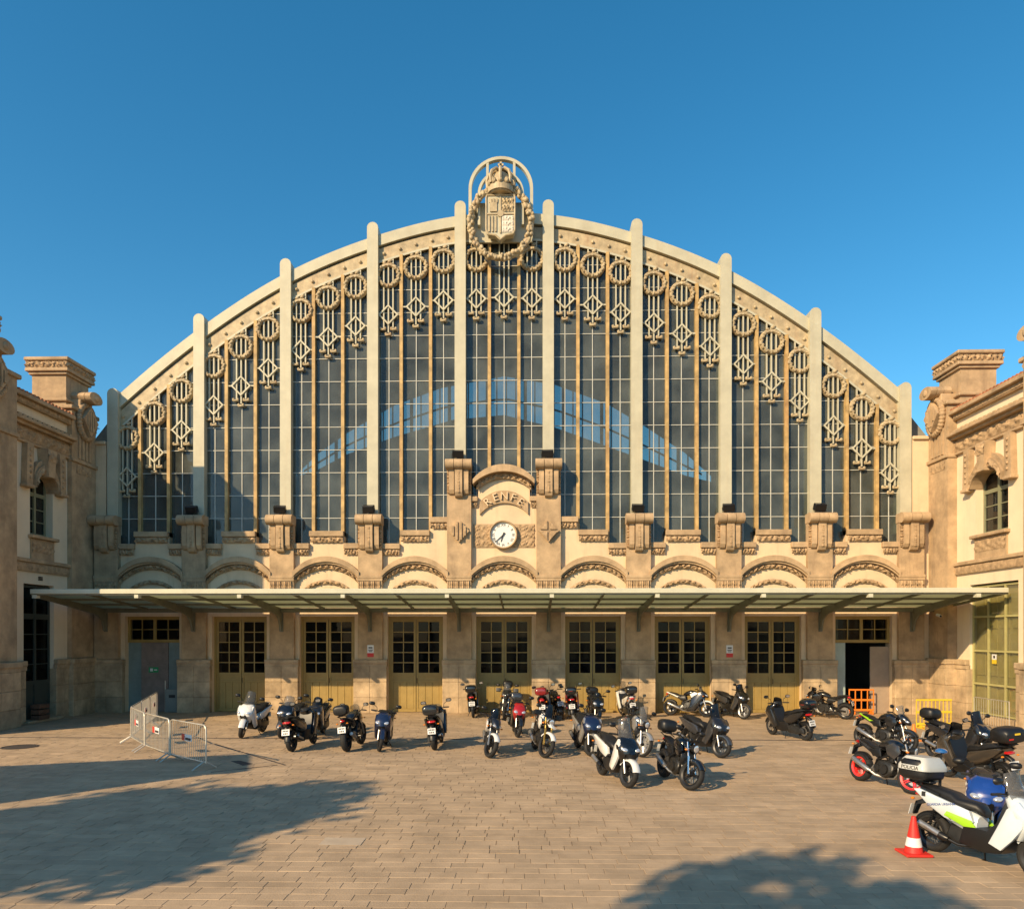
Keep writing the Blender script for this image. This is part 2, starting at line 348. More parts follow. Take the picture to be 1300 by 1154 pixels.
# ================================================================ station front
P9 = 3.615
BX = [-16.27 + P9*i for i in range(10)]             # pilaster / rib lines
st = thing('station_front', 'cream and sandstone station front with nine door bays below the great glass arch', 'station building')
ROW0, ROWH = 7.98, .937
def sills(i):                                       # (x0,x1,z) of the three sills of bay i
    a, b = BX[i]+.46, BX[i+1]-.46; t = (b-a)/3
    z = [6.9, 7.40, 6.9]
    if i == 3: z = [6.88, 7.42, 7.95]
    if i == 5: z = [7.95, 7.42, 6.88]
    m0, m1 = BX[i]+P9/3, BX[i]+2*P9/3
    if i == 3: c = [(BX[i]+.3, m0-.0), (m0-.0, m1+.0), (m1+.0, BX[i+1]-.3)]
    elif i == 5: c = [(BX[i]+.3, m0), (m0, m1), (m1, BX[i+1]-.3)]
    else: c = [(BX[i]+.3, m0-.1), (m0-.1, m1+.1), (m1+.1, BX[i+1]-.3)]
    return [(c[k][0], c[k][1], z[k]) for k in range(3)]
DOORW, DOORH = 2.26, 3.93
for i in range(9):
    a, b = BX[i], BX[i+1]; m = (a+b)/2
    mb = MB()
    if i == 4:
        mb.box(a, b, 0, .55, 4.02, 8.6); mb.prism([(m-1.05, 8.6), (m+1.05, 8.6)] + archpoly(m-1.05, m+1.05, 9.55, 9.85)[::-1], 0, .55)
    else:
        z0 = 4.02
        for (x0, x1, z) in sills(i):
            mb.box(a if x0 < a+.4 else x0, b if x1 > b-.4 else x1, 0, .55, z0, z-.02)
    mb.build('wall', PLASTER, st)
    # jambs beside the door
    mb = MB(); mb.box(a, m-DOORW/2, 0, .55, 0, 4.018); mb.box(m+DOORW/2, b, 0, .55, 0, 4.018); mb.box(m-DOORW/2, m+DOORW/2, .02, .5, DOORH, 4.017)
    mb.build('door_surround', PLASTER, st)
    # arch moulding over the bay + carved frieze + lower little arch
    x0, x1 = a+.46, b-.46
    o1 = archpoly(x0-.02, x1+.02, 5.72, 6.36); i1 = archpoly(x0-.02, x1+.02, 5.50, 6.14)
    am = MB(); am.prism(o1 + i1[::-1], -.28, .01)
    o2 = archpoly(x0-.02, x1+.02, 5.50, 6.14); i2 = archpoly(x0-.02, x1+.02, 5.42, 6.06)
    am.prism(o2 + i2[::-1], -.2, .01)
    A = am.build('arch_moulding', STONE, st)
    lo = archpoly(x0, x1, 5.41, 6.05, 60); li = archpoly(x0, x1, 5.20, 5.84, 60)
    f = lambda u, v: tuple(lo[min(60, int(round(u*60)))][k]*v + li[min(60, int(round(u*60)))][k]*(1-v) for k in (0, 1))
    MB().relief(f, 60, 5, leafy(13, .2, i), -.03).build('carved_frieze', CARVE, A, 50)
    lo2 = archpoly(m-.95, m+.95, 5.06, 5.42, 40); li2 = archpoly(m-.95, m+.95, 4.9, 5.24, 40)
    f = lambda u, v: tuple(lo2[min(40, int(round(u*40)))][k]*v + li2[min(40, int(round(u*40)))][k]*(1-v) for k in (0, 1))
    MB().relief(f, 40, 4, leafy(9, .16, i+20), -.03).build('carved_hood', CARVE, A, 50)
    # sills
    if i != 4:
        for (q0, q1, z) in sills(i):
            s_ = MB().box(q0, q1, -.17, .5, z-.22, z, .015).build('sill', STONE, st)
            ff = lambda u, v: (q0+.03+(q1-q0-.06)*u, z-.46+.24*v)
            k = MB(); k.relief(ff, 30, 4, leafy(6, .14, int(q0*7) % 50), -.06); k.build('sill_carving', CARVE, s_, 50)
# pilasters
def pilaster(x, top, wide=.98, tall=False):
    zt = top
    w = wide/2; c = MB(); b1 = 5.42 if not tall else 5.42
    c.box(x-w, x+w, -.22, .02, 4.9, zt-.3)
    P = c.build('pilaster', STONE, st)
    MB().box(x-w-.03, x+w+.03, -.27, -.2, 5.46, 5.58, .01).box(x-w-.015, x+w+.015, -.25, -.2, 5.36, 5.46).build('base_moulding', STONE, P)
    MB().relief(lambda u, v: (x-w+.04+(2*w-.08)*u, 5.0+.34*v), 36, 5, beads(8, .10), -.235).build('base_carving', CARVE, P, 50)
    # scroll capital
    cp = MB(); r = .21
    for (ya, yb) in ((-.62, -.44), (-.42, -.24), (-.22, .1)):
        pass
    prof = [(.0, 0)]
    cp.rings([[(xx, -.42 + .0 + r*1.15*cos(2*PI*k/16), zt-.2 + r*sin(2*PI*k/16)) for k in range(16)] for xx in (x-w-.04, x-.19)])
    cp.rings([[(xx, -.42 + r*1.15*cos(2*PI*k/16), zt-.2 + r*sin(2*PI*k/16)) for k in range(16)] for xx in (x-.17, x+.17)])
    cp.rings([[(xx, -.42 + r*1.15*cos(2*PI*k/16), zt-.2 + r*sin(2*PI*k/16)) for k in range(16)] for xx in (x+.19, x+w+.04)])
    cp.box(x-w-.02, x+w+.02, -.40, .06, zt-.40, zt-.002, .02)
    cp.build('scroll_capital', STONE, P, 40)
    # three fluted consoles below it, rounded foot
    for (dx, hw, dep, lo) in ((-.29, .10, -.40, 1.42), (0, .15, -.47, 1.52), (.29, .10, -.40, 1.42)):
        k = MB(); z1 = zt-.39; z0 = zt-lo
        pr = [(-.1, z1), (dep, z1), (dep-.02, z1-.3), (dep, z0+.2), (dep+.08, z0+.06), (dep+.2, z0), (-.1, z0)]
        n = len(pr); vs = [(xx, yy, zz) for xx in (x+dx-hw, x+dx+hw) for yy, zz in pr]
        k.add(vs, [tuple(range(n)), tuple(range(2*n-1, n-1, -1))] + [(q, (q+1) % n, n+(q+1) % n, n+q) for q in range(n)])
        k.build('console', STONE, P)
    for dx in (-.43, .43):
        MB().relief(lambda u, v: (x+dx-.055+.11*v, zt-.5-.85*u), 26, 3, beads(7, .16), -.235).build('husk_carving', CARVE, P, 50)
    MB().relief(lambda u, v: (x-.045+.09*v, zt-.5-.85*u), 26, 3, beads(7, .06), -.475).build('husk_carving', CARVE, P, 50)
    return P
for i, x in enumerate(BX):
    tall = i in (4, 5)
    P = pilaster(x, 10.22 if tall else 8.02, .98, tall)
    if tall:                                         # lozenge with stripes / cross
        z = 7.36; q = [(x-.42, z), (x, z+.46), (x+.42, z), (x, z-.46)]
        L_ = MB().prism(q, -.33, -.2).build('lozenge', STONE, P)
        k = MB()
        if i == 4:
            for dx, h in ((-.24, .2), (-.08, .36), (.08, .36), (.24, .2)): k.box(x+dx-.045, x+dx+.045, -.385, -.328, z-h, z+h)
        else:
            q2 = lambda sx, sz: [(x+sx*.05, z+sz*.05), (x+sx*.34, z+sz*.05), (x+sx*.05, z+sz*.38)]
            for sx in (-1, 1):
                for sz in (-1, 1): k.prism(q2(sx, sz), -.385, -.328)
        k.build('lozenge_relief', CARVE, L_)
    # lower pier between the doors
    w = .50
    k = MB(); k.box(x-w, x+w, -.20, .01, 2.18, 4.9); pr = k.build('pier', STONE, st)
    j = MB().box(x-.675, x+.675, -.02, .01, 2.18, 4.0).build('pier_strip', PLASTER, pr)
    MB().box(x-.70, x+.70, -.26, .01, 2.0, 2.17, .02).box(x-.69, x+.69, -.23, .01, 1.90, 1.998).build('band', PLINTH, pr)
    me = cached('plinth_l', lambda m: m.box(-.41, 0, -.24, .01, 0, .63, .012), None)
    for (dx, z0) in ((-.404, 0), (.404, 0), (-.404, .635), (.404, .635), (-.404, 1.27), (.404, 1.27)):
        o = obj('stone_block', me, PLINTH, pr); o.location = (x+dx+(.41 if dx < 0 else .0) - (0 if dx < 0 else -.005), 0, z0); o.scale = (1.95 if False else 1, 1, 1)
        o.location.x = x + (-.003 if dx < 0 else .675); o.scale.x = 1.64
    if i in (3, 7):
        s_ = thing('wall_sign', 'small red and white notice plate on the pier ' + ('third from the shuttered doorway' if i == 3 else 'two doors from the open doorway'), 'sign', (x+.02, -.203, 2.3))
        MB().box(-.13, .13, -.012, 0, .14, .46).build('plate', WHITEP, s_); MB().box(-.13, .13, -.013, 0, -.02, .139).build('red_band', REDP, s_)
        MB().box(-.08, .08, -.016, -.012, .33, .38).box(-.09, .09, -.016, -.012, .25, .28).box(-.07, .07, -.016, -.012, .19, .22).build('print', DARKT, s_)
# doors
def door_plain(i):
    m = (BX[i]+BX[i+1])/2; w = DOORW/2; Y = .20
    fr = MB(); fr.box(m-w, m-w+.09, Y, Y+.12, 0, DOORH); fr.box(m+w-.09, m+w, Y, Y+.12, 0, DOORH); fr.box(m-w+.09, m+w-.09, Y, Y+.12, DOORH-.12, DOORH)
    D = fr.build('door', OLIVE, st)
    for s in (-1, 1):
        a, b = (m-w+.095, m-.012) if s < 0 else (m+.012, m+w-.095)
        k = MB(); y0, y1 = Y+.02, Y+.09; zt = DOORH-.125; zg = 1.62
        k.box(a, a+.085, y0, y1, .02, zt); k.box(b-.085, b, y0, y1, .02, zt)
        for (z0, z1) in ((.02, .14), (1.22, 1.30), (1.50, zg), (zt-.10, zt)): k.box(a+.085, b-.085, y0, y1, z0, z1)
        c = (a+b)/2; g0, g1 = a+.085, b-.085
        k.box(c-.018, c+.018, y0+.01, y1-.01, zg, zt-.1)
        for q in range(1, 5):
            z = zg+(zt-.1-zg)*q/5
            k.box(g0, c-.018, y0+.01, y1-.01, z-.018, z+.018); k.box(c+.018, g1, y0+.01, y1-.01, z-.018, z+.018)
        k.box(g0, g1, y0+.03, y1-.02, 1.30, 1.50)
        k.build('leaf', OLIVE, D)
        pw = (g1-g0)/3
        pm = cached(('door_plank', round(pw, 3)), lambda mm: mm.box(.004, pw-.004, 0, .04, 0, 1.078, .008), None)
        for q in range(3): o = obj('plank', pm, OLIVE, D); o.location = (g0+q*pw, y0+.012, .141)
        gw, gh = c-.018-g0, (zt-.1-zg)/5-.036
        gm = cached(('door_pane', round(gw, 3)), lambda mm: mm.box(0, gw, 0, .006, 0, gh), None)
        for q in range(5):
            for h in (g0, c+.018):
                o = obj('pane', gm, GLASSD, D); o.location = (h, y0+.03, zg+(zt-.1-zg)*q/5+(.018 if q else 0)); o.rotation_euler = (rng.uniform(-.01, .01), 0, rng.uniform(-.012, .012))
    MB().tube([(m+.05, Y-.0, 1.2), (m+.05, Y-.05, 1.22), (m+.05, Y-.05, 1.38), (m+.05, Y, 1.40)], .012, 6).build('handle', SATIN, D)
for i in range(1, 8): door_plain(i)
def transom(i, name='transom_window'):
    m = (BX[i]+BX[i+1])/2; w = DOORW/2; Y = .20; z0, z1 = 2.86, DOORH
    k = MB(); k.box(m-w, m+w, Y, Y+.12, z1-.13, z1); k.box(m-w, m+w, Y, Y+.12, z0, z0+.12)
    for (a, b) in ((m-w, m-w+.1), (m-.06, m+.06), (m+w-.1, m+w)): k.box(a, b, Y, Y+.12, z0+.12, z1-.13)
    for s in (-1, 1):
        c = m+s*(w-.04)/2; k.box(c-.015, c+.015, Y+.02, Y+.1, z0+.12, z1-.13)
        zz = (z0+z1)/2; k.box(min(m+s*.06, c)+.0, max(m+s*.06, c)-.015*(1 if s > 0 else 0), Y+.03, Y+.09, zz-.015, zz+.015)
        k.box(min(c, m+s*(w-.1)), max(c, m+s*(w-.1)), Y+.032, Y+.088, zz-.0148, zz+.0148)
    T = k.build(name, OLIVE, st)
    for s in (-1, 1):
        for (xa, xb) in ((.06, .485), (.515, .93)):
            for (za, zb) in ((2.98, 3.38), (3.41, 3.80)):
                xs = sorted((m+s*xa, m+s*xb)); MB().box(xs[0], xs[1], Y+.055, Y+.061, za, zb).build('pane', GLASSD, T)
    return m, w
m0, w0 = transom(0)
D = MB().box(m0-w0, m0-w0+.55, .26, .32, 0, 2.855).build('green_door', TEAL, st)
MB().box(m0-w0+.555, m0+w0-.58, .22, .27, 0, 2.85).build('metal_shutter', GREYP, st)
MB().box(m0+w0-.575, m0+w0, .26, .32, 0, 2.855).build('green_door', TEAL, st)
sk_ = thing('door_sticker', 'bright green sign with white marks stuck on the grey shuttered doorway', 'sign', (m0-.06, .219, 1.62))
MB().box(-.2, .2, -.01, 0, 0, .22).build('plate', mat('sign_green', (.02, .32, .11), .5), sk_)
MB().box(-.14, -.02, -.014, -.0101, .05, .17).box(.03, .15, -.014, -.0101, .08, .13).build('print', WHITEP, sk_)
m8, w8 = transom(8)
MB().box(m8-w8, m8-w8+.50, .24, .30, 0, 2.855).build('fixed_panel', mat('pale_blue_green_panel', (.36, .45, .42), .5, var=.1), st)
k = MB().box(m8+.36, m8+w8, .22, .28, .0, 2.70, .01).build('open_leaf', mat('taupe_door_leaf', (.34, .26, .19), .6, var=.1), st)
# clock gable
m = (BX[4]+BX[5])/2
g = MB(); oc = archpoly(m-1.24, m+1.24, 9.42, 10.02); ic = archpoly(m-1.24, m+1.24, 9.24, 9.74)
g.prism(oc+ic[::-1], -.42, .6); G = g.build('gable_cornice', STONE, st)
lo = archpoly(m-1.1, m+1.1, 9.24, 9.72, 48); li = archpoly(m-1.1, m+1.1, 9.02, 9.5, 48)
MB().relief(lambda u, v: tuple(lo[min(48, int(round(u*48)))][k]*v+li[min(48, int(round(u*48)))][k]*(1-v) for k in (0, 1)), 48, 5, leafy(12, .14, 5), -.1).build('carved_frieze', CARVE, G, 50)
for s in (-1, 1):
    a, b = sorted((m+s*1.06, m+s*(P9/2-.47)))
    s_ = MB().box(a, b, -.16, .5, 8.58, 8.78, .012).build('sill', STONE, st)
    MB().relief(lambda u, v: (a+.02+(b-a-.04)*u, 8.34+.23*v), 16, 4, leafy(4, .09, 3), -.05).build('sill_carving', CARVE, s_, 50)
bo = archpoly(m-.98, m+.98, 8.55, 9.02); bi = archpoly(m-.98, m+.98, 8.05, 8.52)
MB().prism(bo+bi[::-1], -.10, .01).build('name_banner', STONE, st)
am_ = archpoly(m-.8, m+.8, 8.42, 8.80, 100)
for ch, u in zip('RENFE', (.11, .31, .51, .71, .90)):
    p0, p1 = am_[max(0, int(u*100)-3)], am_[min(100, int(u*100)+3)]; ang = math.atan2(p1[1]-p0[1], p1[0]-p0[0])
    o = obj('letter', text_mesh(ch, .44, .05), PLASTER, st); q = am_[int(u*100)]
    o.matrix_local = Matrix.Translation((q[0], -.13, q[1]-.02)) @ Matrix.Rotation(-ang, 4, 'Y') @ Matrix.Rotation(R(90), 4, 'X')
MB().relief(lambda u, v: (m-1.22+2.44*u, 6.74+.90*v), 90, 32, lambda u, v: leafy(9, .06, 8)(u, (v*3) % 1)+.005, -.02).build('clock_panel_carving', CARVE, st, 50)
MB().box(m-1.25, m+1.25, -.02, .01, 6.71, 7.67).build('clock_panel', STONE, st)
ck = thing('clock', 'round white clock with black Roman numerals and hands on the station gable', 'clock', (m-.02, -.03, 7.22))
MB().revolve([(.50, -.16), (.55, -.2), (.58, -.16), (.58, 0), (.0, 0), (.0, -.05), (.5, -.05)], (0, 0, 0), 'y', 40).build('rim', STONE, ck, 40)
MB().revolve([(.0, -.10), (.51, -.10), (.51, -.04), (0, -.04)], (0, 0, 0), 'y', 40).build('face', mat('clock_enamel', (.8, .78, .72), .4, var=.03), ck)
for h, t in enumerate(('XII', 'I', 'II', 'III', 'IIII', 'V', 'VI', 'VII', 'VIII', 'IX', 'X', 'XI')):
    a = -R(30*h); o = obj('numeral', text_mesh(t, .15, .004), DARKT, ck)
    o.matrix_local = Matrix.Rotation(-a, 4, 'Y') @ Matrix.Translation((0, -.106, .40)) @ Matrix.Rotation(R(90), 4, 'X')
for nm, ln, w, deg, y in (('hour_hand', .27, .03, 199, -.118), ('minute_hand', .41, .02, 228, -.128)):
    k = MB().prism([(-w, -.1), (w, -.1), (w*.6, ln), (0, ln+.04), (-w*.6, ln)], -.005, .005); o = k.build(nm, DARKT, ck)
    o.matrix_local = Matrix.Translation((0, y, 0)) @ Matrix.Rotation(R(deg), 4, 'Y')
MB().disc((0, 0), .035, -.14, -.1, 12).build('hand_boss', DARKT, ck)

# floodlights on the capitals
for i in range(1, 9):
    x = BX[i]; z = 10.225 if i in (4, 5) else 8.025
    q = ('beside the shaded first capital', 'on the half sunlit second capital', 'on the third capital from the shaded wing', 'on the tall capital with striped lozenge', 'on the tall capital with crossed lozenge', 'on the capital next to the crossed lozenge pilaster', 'on the third capital from the sunlit wing', 'on the second capital from the sunlit wing')[i-1]
    fl = thing('floodlight', 'black box floodlight tilted upward ' + q, 'floodlight', (x-.04, -.28, z), R((-1)**i*6), 'floodlights on the capitals')
    MB().box(-.03, .03, -.05, .05, 0, .10).build('foot', SATIN, fl)
    h = MB().box(-.23, .23, -.12, .12, -.14, .14, .02).build('housing', SATIN, fl); h.matrix_local = Matrix.Translation((0, 0, .24)) @ Matrix.Rotation(R(24), 4, 'X')
    h = MB().box(-.19, .19, .121, .13, -.11, .11).build('lens', GLASSK, fl); h.matrix_local = Matrix.Translation((0, 0, .24)) @ Matrix.Rotation(R(24), 4, 'X')
    MB().tube([(-.25, 0, .24), (-.25, 0, .06), (.25, 0, .06), (.25, 0, .24)], .014, 6).build('yoke', SATIN, fl)

# ================================================================ glass arch
AP = [(-17.6, 11.3), (-16.27, 12.78), (-12.65, 15.72), (-9.04, 17.98), (-5.42, 19.45), (-1.81, 20.28), (1.81, 20.28), (5.42, 19.45), (9.04, 17.98), (12.65, 15.72), (16.27, 12.78), (17.6, 11.3)]
def az(x):                                          # top of the arch coping at x (Catmull-Rom through measured points)
    x = max(-16.5, min(16.5, x))
    for k in range(1, len(AP)-2):
        if AP[k][0] <= x <= AP[k+1][0] or k == len(AP)-3 and x > AP[k][0] or k == 1 and x < AP[1][0]:
            (x0, y0), (x1, y1), (x2, y2), (x3, y3) = AP[k-1], AP[k], AP[k+1], AP[k+2]
            t = (x-x1)/(x2-x1); m1 = (y2-y0)/(x2-x0)*(x2-x1); m2 = (y3-y1)/(x3-x1)*(x2-x1)
            return (2*t**3-3*t**2+1)*y1+(t**3-2*t**2+t)*m1+(-2*t**3+3*t**2)*y2+(t**3-t**2)*m2
def slope(x): return (az(x+.05)-az(x-.05))/.1
ga = thing('glass_arch', 'huge arched iron and glass screen with ten pale ribs above the stone front', 'glass arch')
XS = [-16.4+32.8*k/96 for k in range(97)]
def band(name, d0, d1, y0, y1, m, parent):
    mb = MB(); rs = []
    for x in XS:
        q = math.sqrt(1+slope(x)**2); t, b = az(x)-d0*q, az(x)-d1*q
        rs.append([(x, y0, b), (x, y1, b), (x, y1, t), (x, y0, t)])
    return mb.rings(rs).build(name, m, parent, 30)
band('coping', 0, .42, .10, .9, IRON, ga); band('groove', .42, .50, .34, .8, BAND, ga); lb = band('lower_band', .50, 1.05, .20, .6, BAND, ga)
band('edge_strip', 1.0, 1.08, .15, .198, IRON, lb)
UB = 1.08
for i in range(10):                                  # ribs with rounded heads
    x = CX+(BX[i]-CX)*.991; w = .225; zt = az(x)+.54 if 0 < i < 9 else az(x)+.40
    pr = [(x+w*cos(PI*k/8), zt-.22+.22*sin(PI*k/8)) for k in range(9)]
    zr = 10.0 if i in (4, 5) else 7.3
    MB().prism([(x+w, zr)] + pr + [(x-w, zr)], -.02, .75).build('rib', IRON, ga)
for i in range(9):                                   # bosses on the lower band
    for q in range(5):
        x = BX[i]+P9*(q+.75)/5.5; c = math.sqrt(1+slope(x)**2)
        if i == 4 and abs(x) < 1.4: continue
        MB().ell((x, .18, az(x)-.76*c), (.07, .07, .07), 8, 5).build('boss', BAND, lb)
pane_list = []; nbar = 0
for i in range(9):
    a = BX[i]+.225; t3 = P9/3
    gb = MB()
    for q in range(3):
        xl, xr = BX[i]+t3*q, BX[i]+t3*(q+1)
        if q: 
            MB().box(xl-.065, xl+.065, .12, .45, 6.86, az(xl)-UB*math.sqrt(1+slope(xl)**2)+.06).build('mullion', RUSTY, ga)
        zb = (sills(i)[q][2] if i != 4 else (8.78 if q != 1 else 9.95))
        l = xl+(.225 if q == 0 else .065); r = xr-(.225 if q == 2 else .065); c = (l+r)/2
        top = lambda x: az(x)-UB*math.sqrt(1+slope(x)**2)+.05
        gb.box(c-.014, c+.014, .26, .32, zb, top(c)-.03)
        z = ROW0
        while z < max(top(l), top(r)):
            for (p, s_) in ((l, c-.02), (c+.02, r)):
                if z < min(top(p), top(s_)) and z > zb+.05: gb.box(p, s_, .262, .318, z-.012, z+.012)
            z += ROWH
        for (p, s_) in ((l, c), (c, r)):
            z = ROW0-2*ROWH
            while z < max(top(p), top(s_)):
                z0, z1 = max(z, zb-.01), z+ROWH
                if z1 > zb+.05 and z0 < max(top(p), top(s_))-.05: pane_list.append((i, p, s_, z0, z1, min(z1, max(top(p), z0+.01)), min(z1, max(top(s_), z0+.01))))
                z += ROWH
    gb.build('glazing_grid', WBAR, ga)
full = [p for p in pane_list if abs(p[5]-p[4]) < 1e-6 and abs(p[6]-p[4]) < 1e-6 and abs(p[4]-p[3]-ROWH) < 1e-6]
full.sort(key=lambda p: abs((p[1]+p[2])/2)); ind = set(full[:300]); rest = MB()
for p in pane_list:
    i, x0, x1, z0, z1, ta, tb = p
    if p in ind:
        gm = cached(('pane', round(x1-x0, 3)), lambda mm: mm.box(0, x1-x0-.004, 0, .006, 0, ROWH-.004), None)
        o = obj('pane', gm, GLASSF, ga); o.location = (x0+.002, .287, z0+.002); o.rotation_euler = (rng.gauss(0, .006), 0, rng.gauss(0, .006))
    else:
        dy = rng.gauss(0, .003)
        rest.prism([(x0+.002, z0), (x1-.002, z0), (x1-.002, tb), (x0+.002, ta)], .287+dy, .293+dy)
struct(rest.build('pane', GLASSF, ga), 'stuff')
# wreath pendants
def pend(mb, part):
    if part == 'wreath':
        mb.revolve([(.36, -.05), (.40, -.09), (.47, -.09), (.52, -.04), (.52, .03), (.36, .03)], (0, 0, 0), 'y', 20)
        rr = random.Random(2)
        for k in range(34):
            a = R(-225+270*k/33) if True else 0; q = .43+.03*sin(k*2.1)
            mb.ell((q*cos(a), -.10, q*sin(a)), (.05+.035*rr.random(), .06, .045+.03*rr.random()), 6, 4)
        for k in range(5): mb.ell((.16*sin(k*2.2), -.06, .40+.05*k), (.09, .05, .05), 6, 4)
    if part == 'rods':
        for dx, lo in ((-.19, -2.15), (0, -2.35), (.19, -2.15)): mb.box(dx-.032, dx+.032, -.04, .03, lo, .95)
    if part == 'diamond':
        z = -1.62; a, b = .42, .335
        mb.prism([(0, z+a), (.0, z+b), (b, z), (a, z)], -.08, -.005); mb.prism([(0, z+a), (0, z+b), (-b, z), (-a, z)], -.08, -.005)
        mb.prism([(0, z-a), (.0, z-b), (b, z), (a, z)], -.08, -.005); mb.prism([(0, z-a), (0, z-b), (-b, z), (-a, z)], -.08, -.005)
        mb.box(-.54, -a+.02, -.06, -.01, z-.025, z+.025); mb.box(a-.02, .54, -.06, -.01, z-.025, z+.025)
    if part == 'drops':
        for dx, z in ((-.22, -2.16), (.22, -2.16), (0, -2.38)):
            mb.box(dx-.13, dx+.13, -.09, .0, z-.10, z-.02, .015); mb.ell((dx-.09, -.06, z-.02), (.06, .05, .06), 6, 4); mb.ell((dx+.09, -.06, z-.02), (.06, .05, .06), 6, 4)
for i in range(9):
    for q in range(3):
        x = BX[i]+P9/3*(q+.5)+(.07 if q == 0 else -.07 if q == 2 else 0); c = math.sqrt(1+slope(x)**2); z = az(x)-UB*c-.62
        if i == 4: z -= .12
        e = bpy.data.objects.new('wreath_pendant', None); COL.objects.link(e); e.parent = ga; e.location = (x, .20, z)
        for pt, m_ in (('wreath', BAND), ('rods', IRON), ('diamond', IRON), ('drops', BAND)):
            if i == 4 and q == 1 and pt == 'wreath': continue
            if pt == 'rods':
                k = MB()
                for dx, lo_ in ((-.19, -2.15), (0, -2.35), (.19, -2.15)): k.box(dx-.026, dx+.026, -.04, .03, lo_, .70+dx*slope(x)+(.12 if i == 4 else 0))
                k.build('rods', m_, e)
            else: obj(pt, cached(('pendant_'+pt,), lambda mm, pt=pt: pend(mm, pt), 45), m_, e)

# crest
cr = thing('coat_of_arms', 'crowned stone shield ringed by a leafy garland at the top of the arch', 'coat of arms', (-.12, -.20, 17.30))
CZ = 17.6
def hoop(R0, w, zs, zb, name):
    k = MB(); n = 24; rs = []
    for j in range(n+1):
        a = PI*j/n; rs.append([(R_*cos(a), y, zs-CZ+R_*sin(a)) for R_, y in ((R0, -.06), (R0, .14), (R0-w, .14), (R0-w, -.06))])
    k.rings(rs)
    for s in (-1, 1): x0, x1 = sorted((s*R0, s*(R0-w))); k.box(x0, x1, -.06, .14, zb-CZ, zs-CZ-.001)
    k.build(name, IRON, cr, 30)
hoop(1.30, .12, 21.45, 19.9, 'outer_hoop'); hoop(.93, .10, 21.25, 20.0, 'inner_hoop')
for s in (-1, 1):
    MB().box(s*.54-.05, s*.54+.05, -.05, .13, 20.0-CZ, 22.6-CZ).build('upright', IRON, cr)
MB().box(-1.3, 1.3, .16, .26, 19.4-CZ, 21.0-CZ).build('back_plate', IRON, cr)
k = MB(); rr = random.Random(9)                      # garland
for j in range(150):
    a = R(118) + R(304)*j/149; ra, rb = 1.22, 1.42
    q = rr.uniform(-.09, .09); x, z = (ra+q)*cos(a), 20.03-CZ+(rb+q)*sin(a)
    k.ell((x, -.16+rr.uniform(-.1, .06), z), (rr.uniform(.07, .12), .09, rr.uniform(.07, .12)), 6, 4)
k.build('garland', BAND, cr, 60)
k = MB().tube([(1.22*cos(R(118+304*j/40)), -.12, 20.03-CZ+1.42*sin(R(118+304*j/40))) for j in range(41)], .12, 8).build('garland_core', BAND, cr, 60)
sh = [(-.55, 21.02), (.55, 21.02), (.57, 20.9), (.57, 19.62), (.5, 19.47), (.2, 19.42), (0, 19.24), (-.2, 19.42), (-.5, 19.47), (-.57, 19.62), (-.57, 20.9)]
k = MB().prism([(x, z-CZ) for x, z in sh], -.32, -.0).build('shield', IRON, cr)
sr = MB()
for j in range(len(sh)):
    a_, b_ = sh[j], sh[(j+1) % len(sh)]; sr.tube([(a_[0], -.33, a_[1]-CZ), (b_[0], -.33, b_[1]-CZ)], .04, 6)
sr.box(-.03, .03, -.36, -.31, 19.5-CZ, 21.0-CZ); sr.box(-.53, .53, -.355, -.31, 20.24-CZ, 20.30-CZ)
for x in (-.45, -.32, -.19): sr.box(x-.03, x+.03, -.37, -.31, 19.56-CZ, 20.2-CZ)
sr.box(-.42, -.14, -.37, -.31, 20.36-CZ, 20.72-CZ); 
for x in (-.40, -.28, -.16): sr.box(x-.045, x+.045, -.37, -.31, 20.72-CZ, 20.88-CZ)
sr.build('shield_charges', BAND, k)
MB().relief(lambda u, v: (.06+.46*u, 20.36-CZ+.55*v), 16, 16, lambda u, v: .02+leafy(3, .1, 4)(u, (2*v) % 1), -.31).build('lion_relief', BAND, k, 60)
MB().relief(lambda u, v: (.06+.46*u, 19.54-CZ+.66*v), 16, 18, lambda u, v: .02+leafy(4, .07, 6)(u, (3*v) % 1), -.31).build('chain_relief', mat('pale_worn_stone', (.68, .62, .52), .8), k, 60)
k2 = MB().revolve([(0, -.05), (.13, -.05), (.13, .0), (0, 0)], (0, -.33, 20.27-CZ), 'y', 16).build('centre_boss', BAND, k)
c = MB(); c.revolve([(.0, 0), (.46, 0), (.52, .08), (.5, .2), (.52, .3), (.0, .3)], (0, -.14, 21.08-CZ), 'z', 24)
for j in range(12):
    a = 2*PI*j/12; x, y = .5*cos(a), .5*sin(a); c.ell((x, -.14+y, 21.47-CZ), (.10, .10, .13), 6, 4)
for j in range(8):
    a = 2*PI*j/8; c.tube([(.5*cos(a)*s, -.14+.5*sin(a)*s, 21.42-CZ+h) for s, h in ((1.05, 0), (1.12, .25), (.95, .5), (.5, .70), (.1, .66))], .065, 6)
c.ell((0, -.14, 21.5-CZ), (.44, .44, .55), 14, 8); c.ell((0, -.14, 22.1-CZ), (.12, .12, .12), 8, 5); c.box(-.04, .04, -.18, -.1, 22.2-CZ, 22.46-CZ); c.box(-.11, .11, -.18, -.1, 22.30-CZ, 22.38-CZ)
c.build('crown', BAND, cr, 50)
MB().relief(lambda u, v: (.53*sin(-1.5+3*u), 21.12-CZ+.2*v), 40, 4, lambda u, v: beads(14, .03)(u, v)+.14+.53*cos(-1.5+3*u), .0).build('crown_band', BAND, cr, 60)

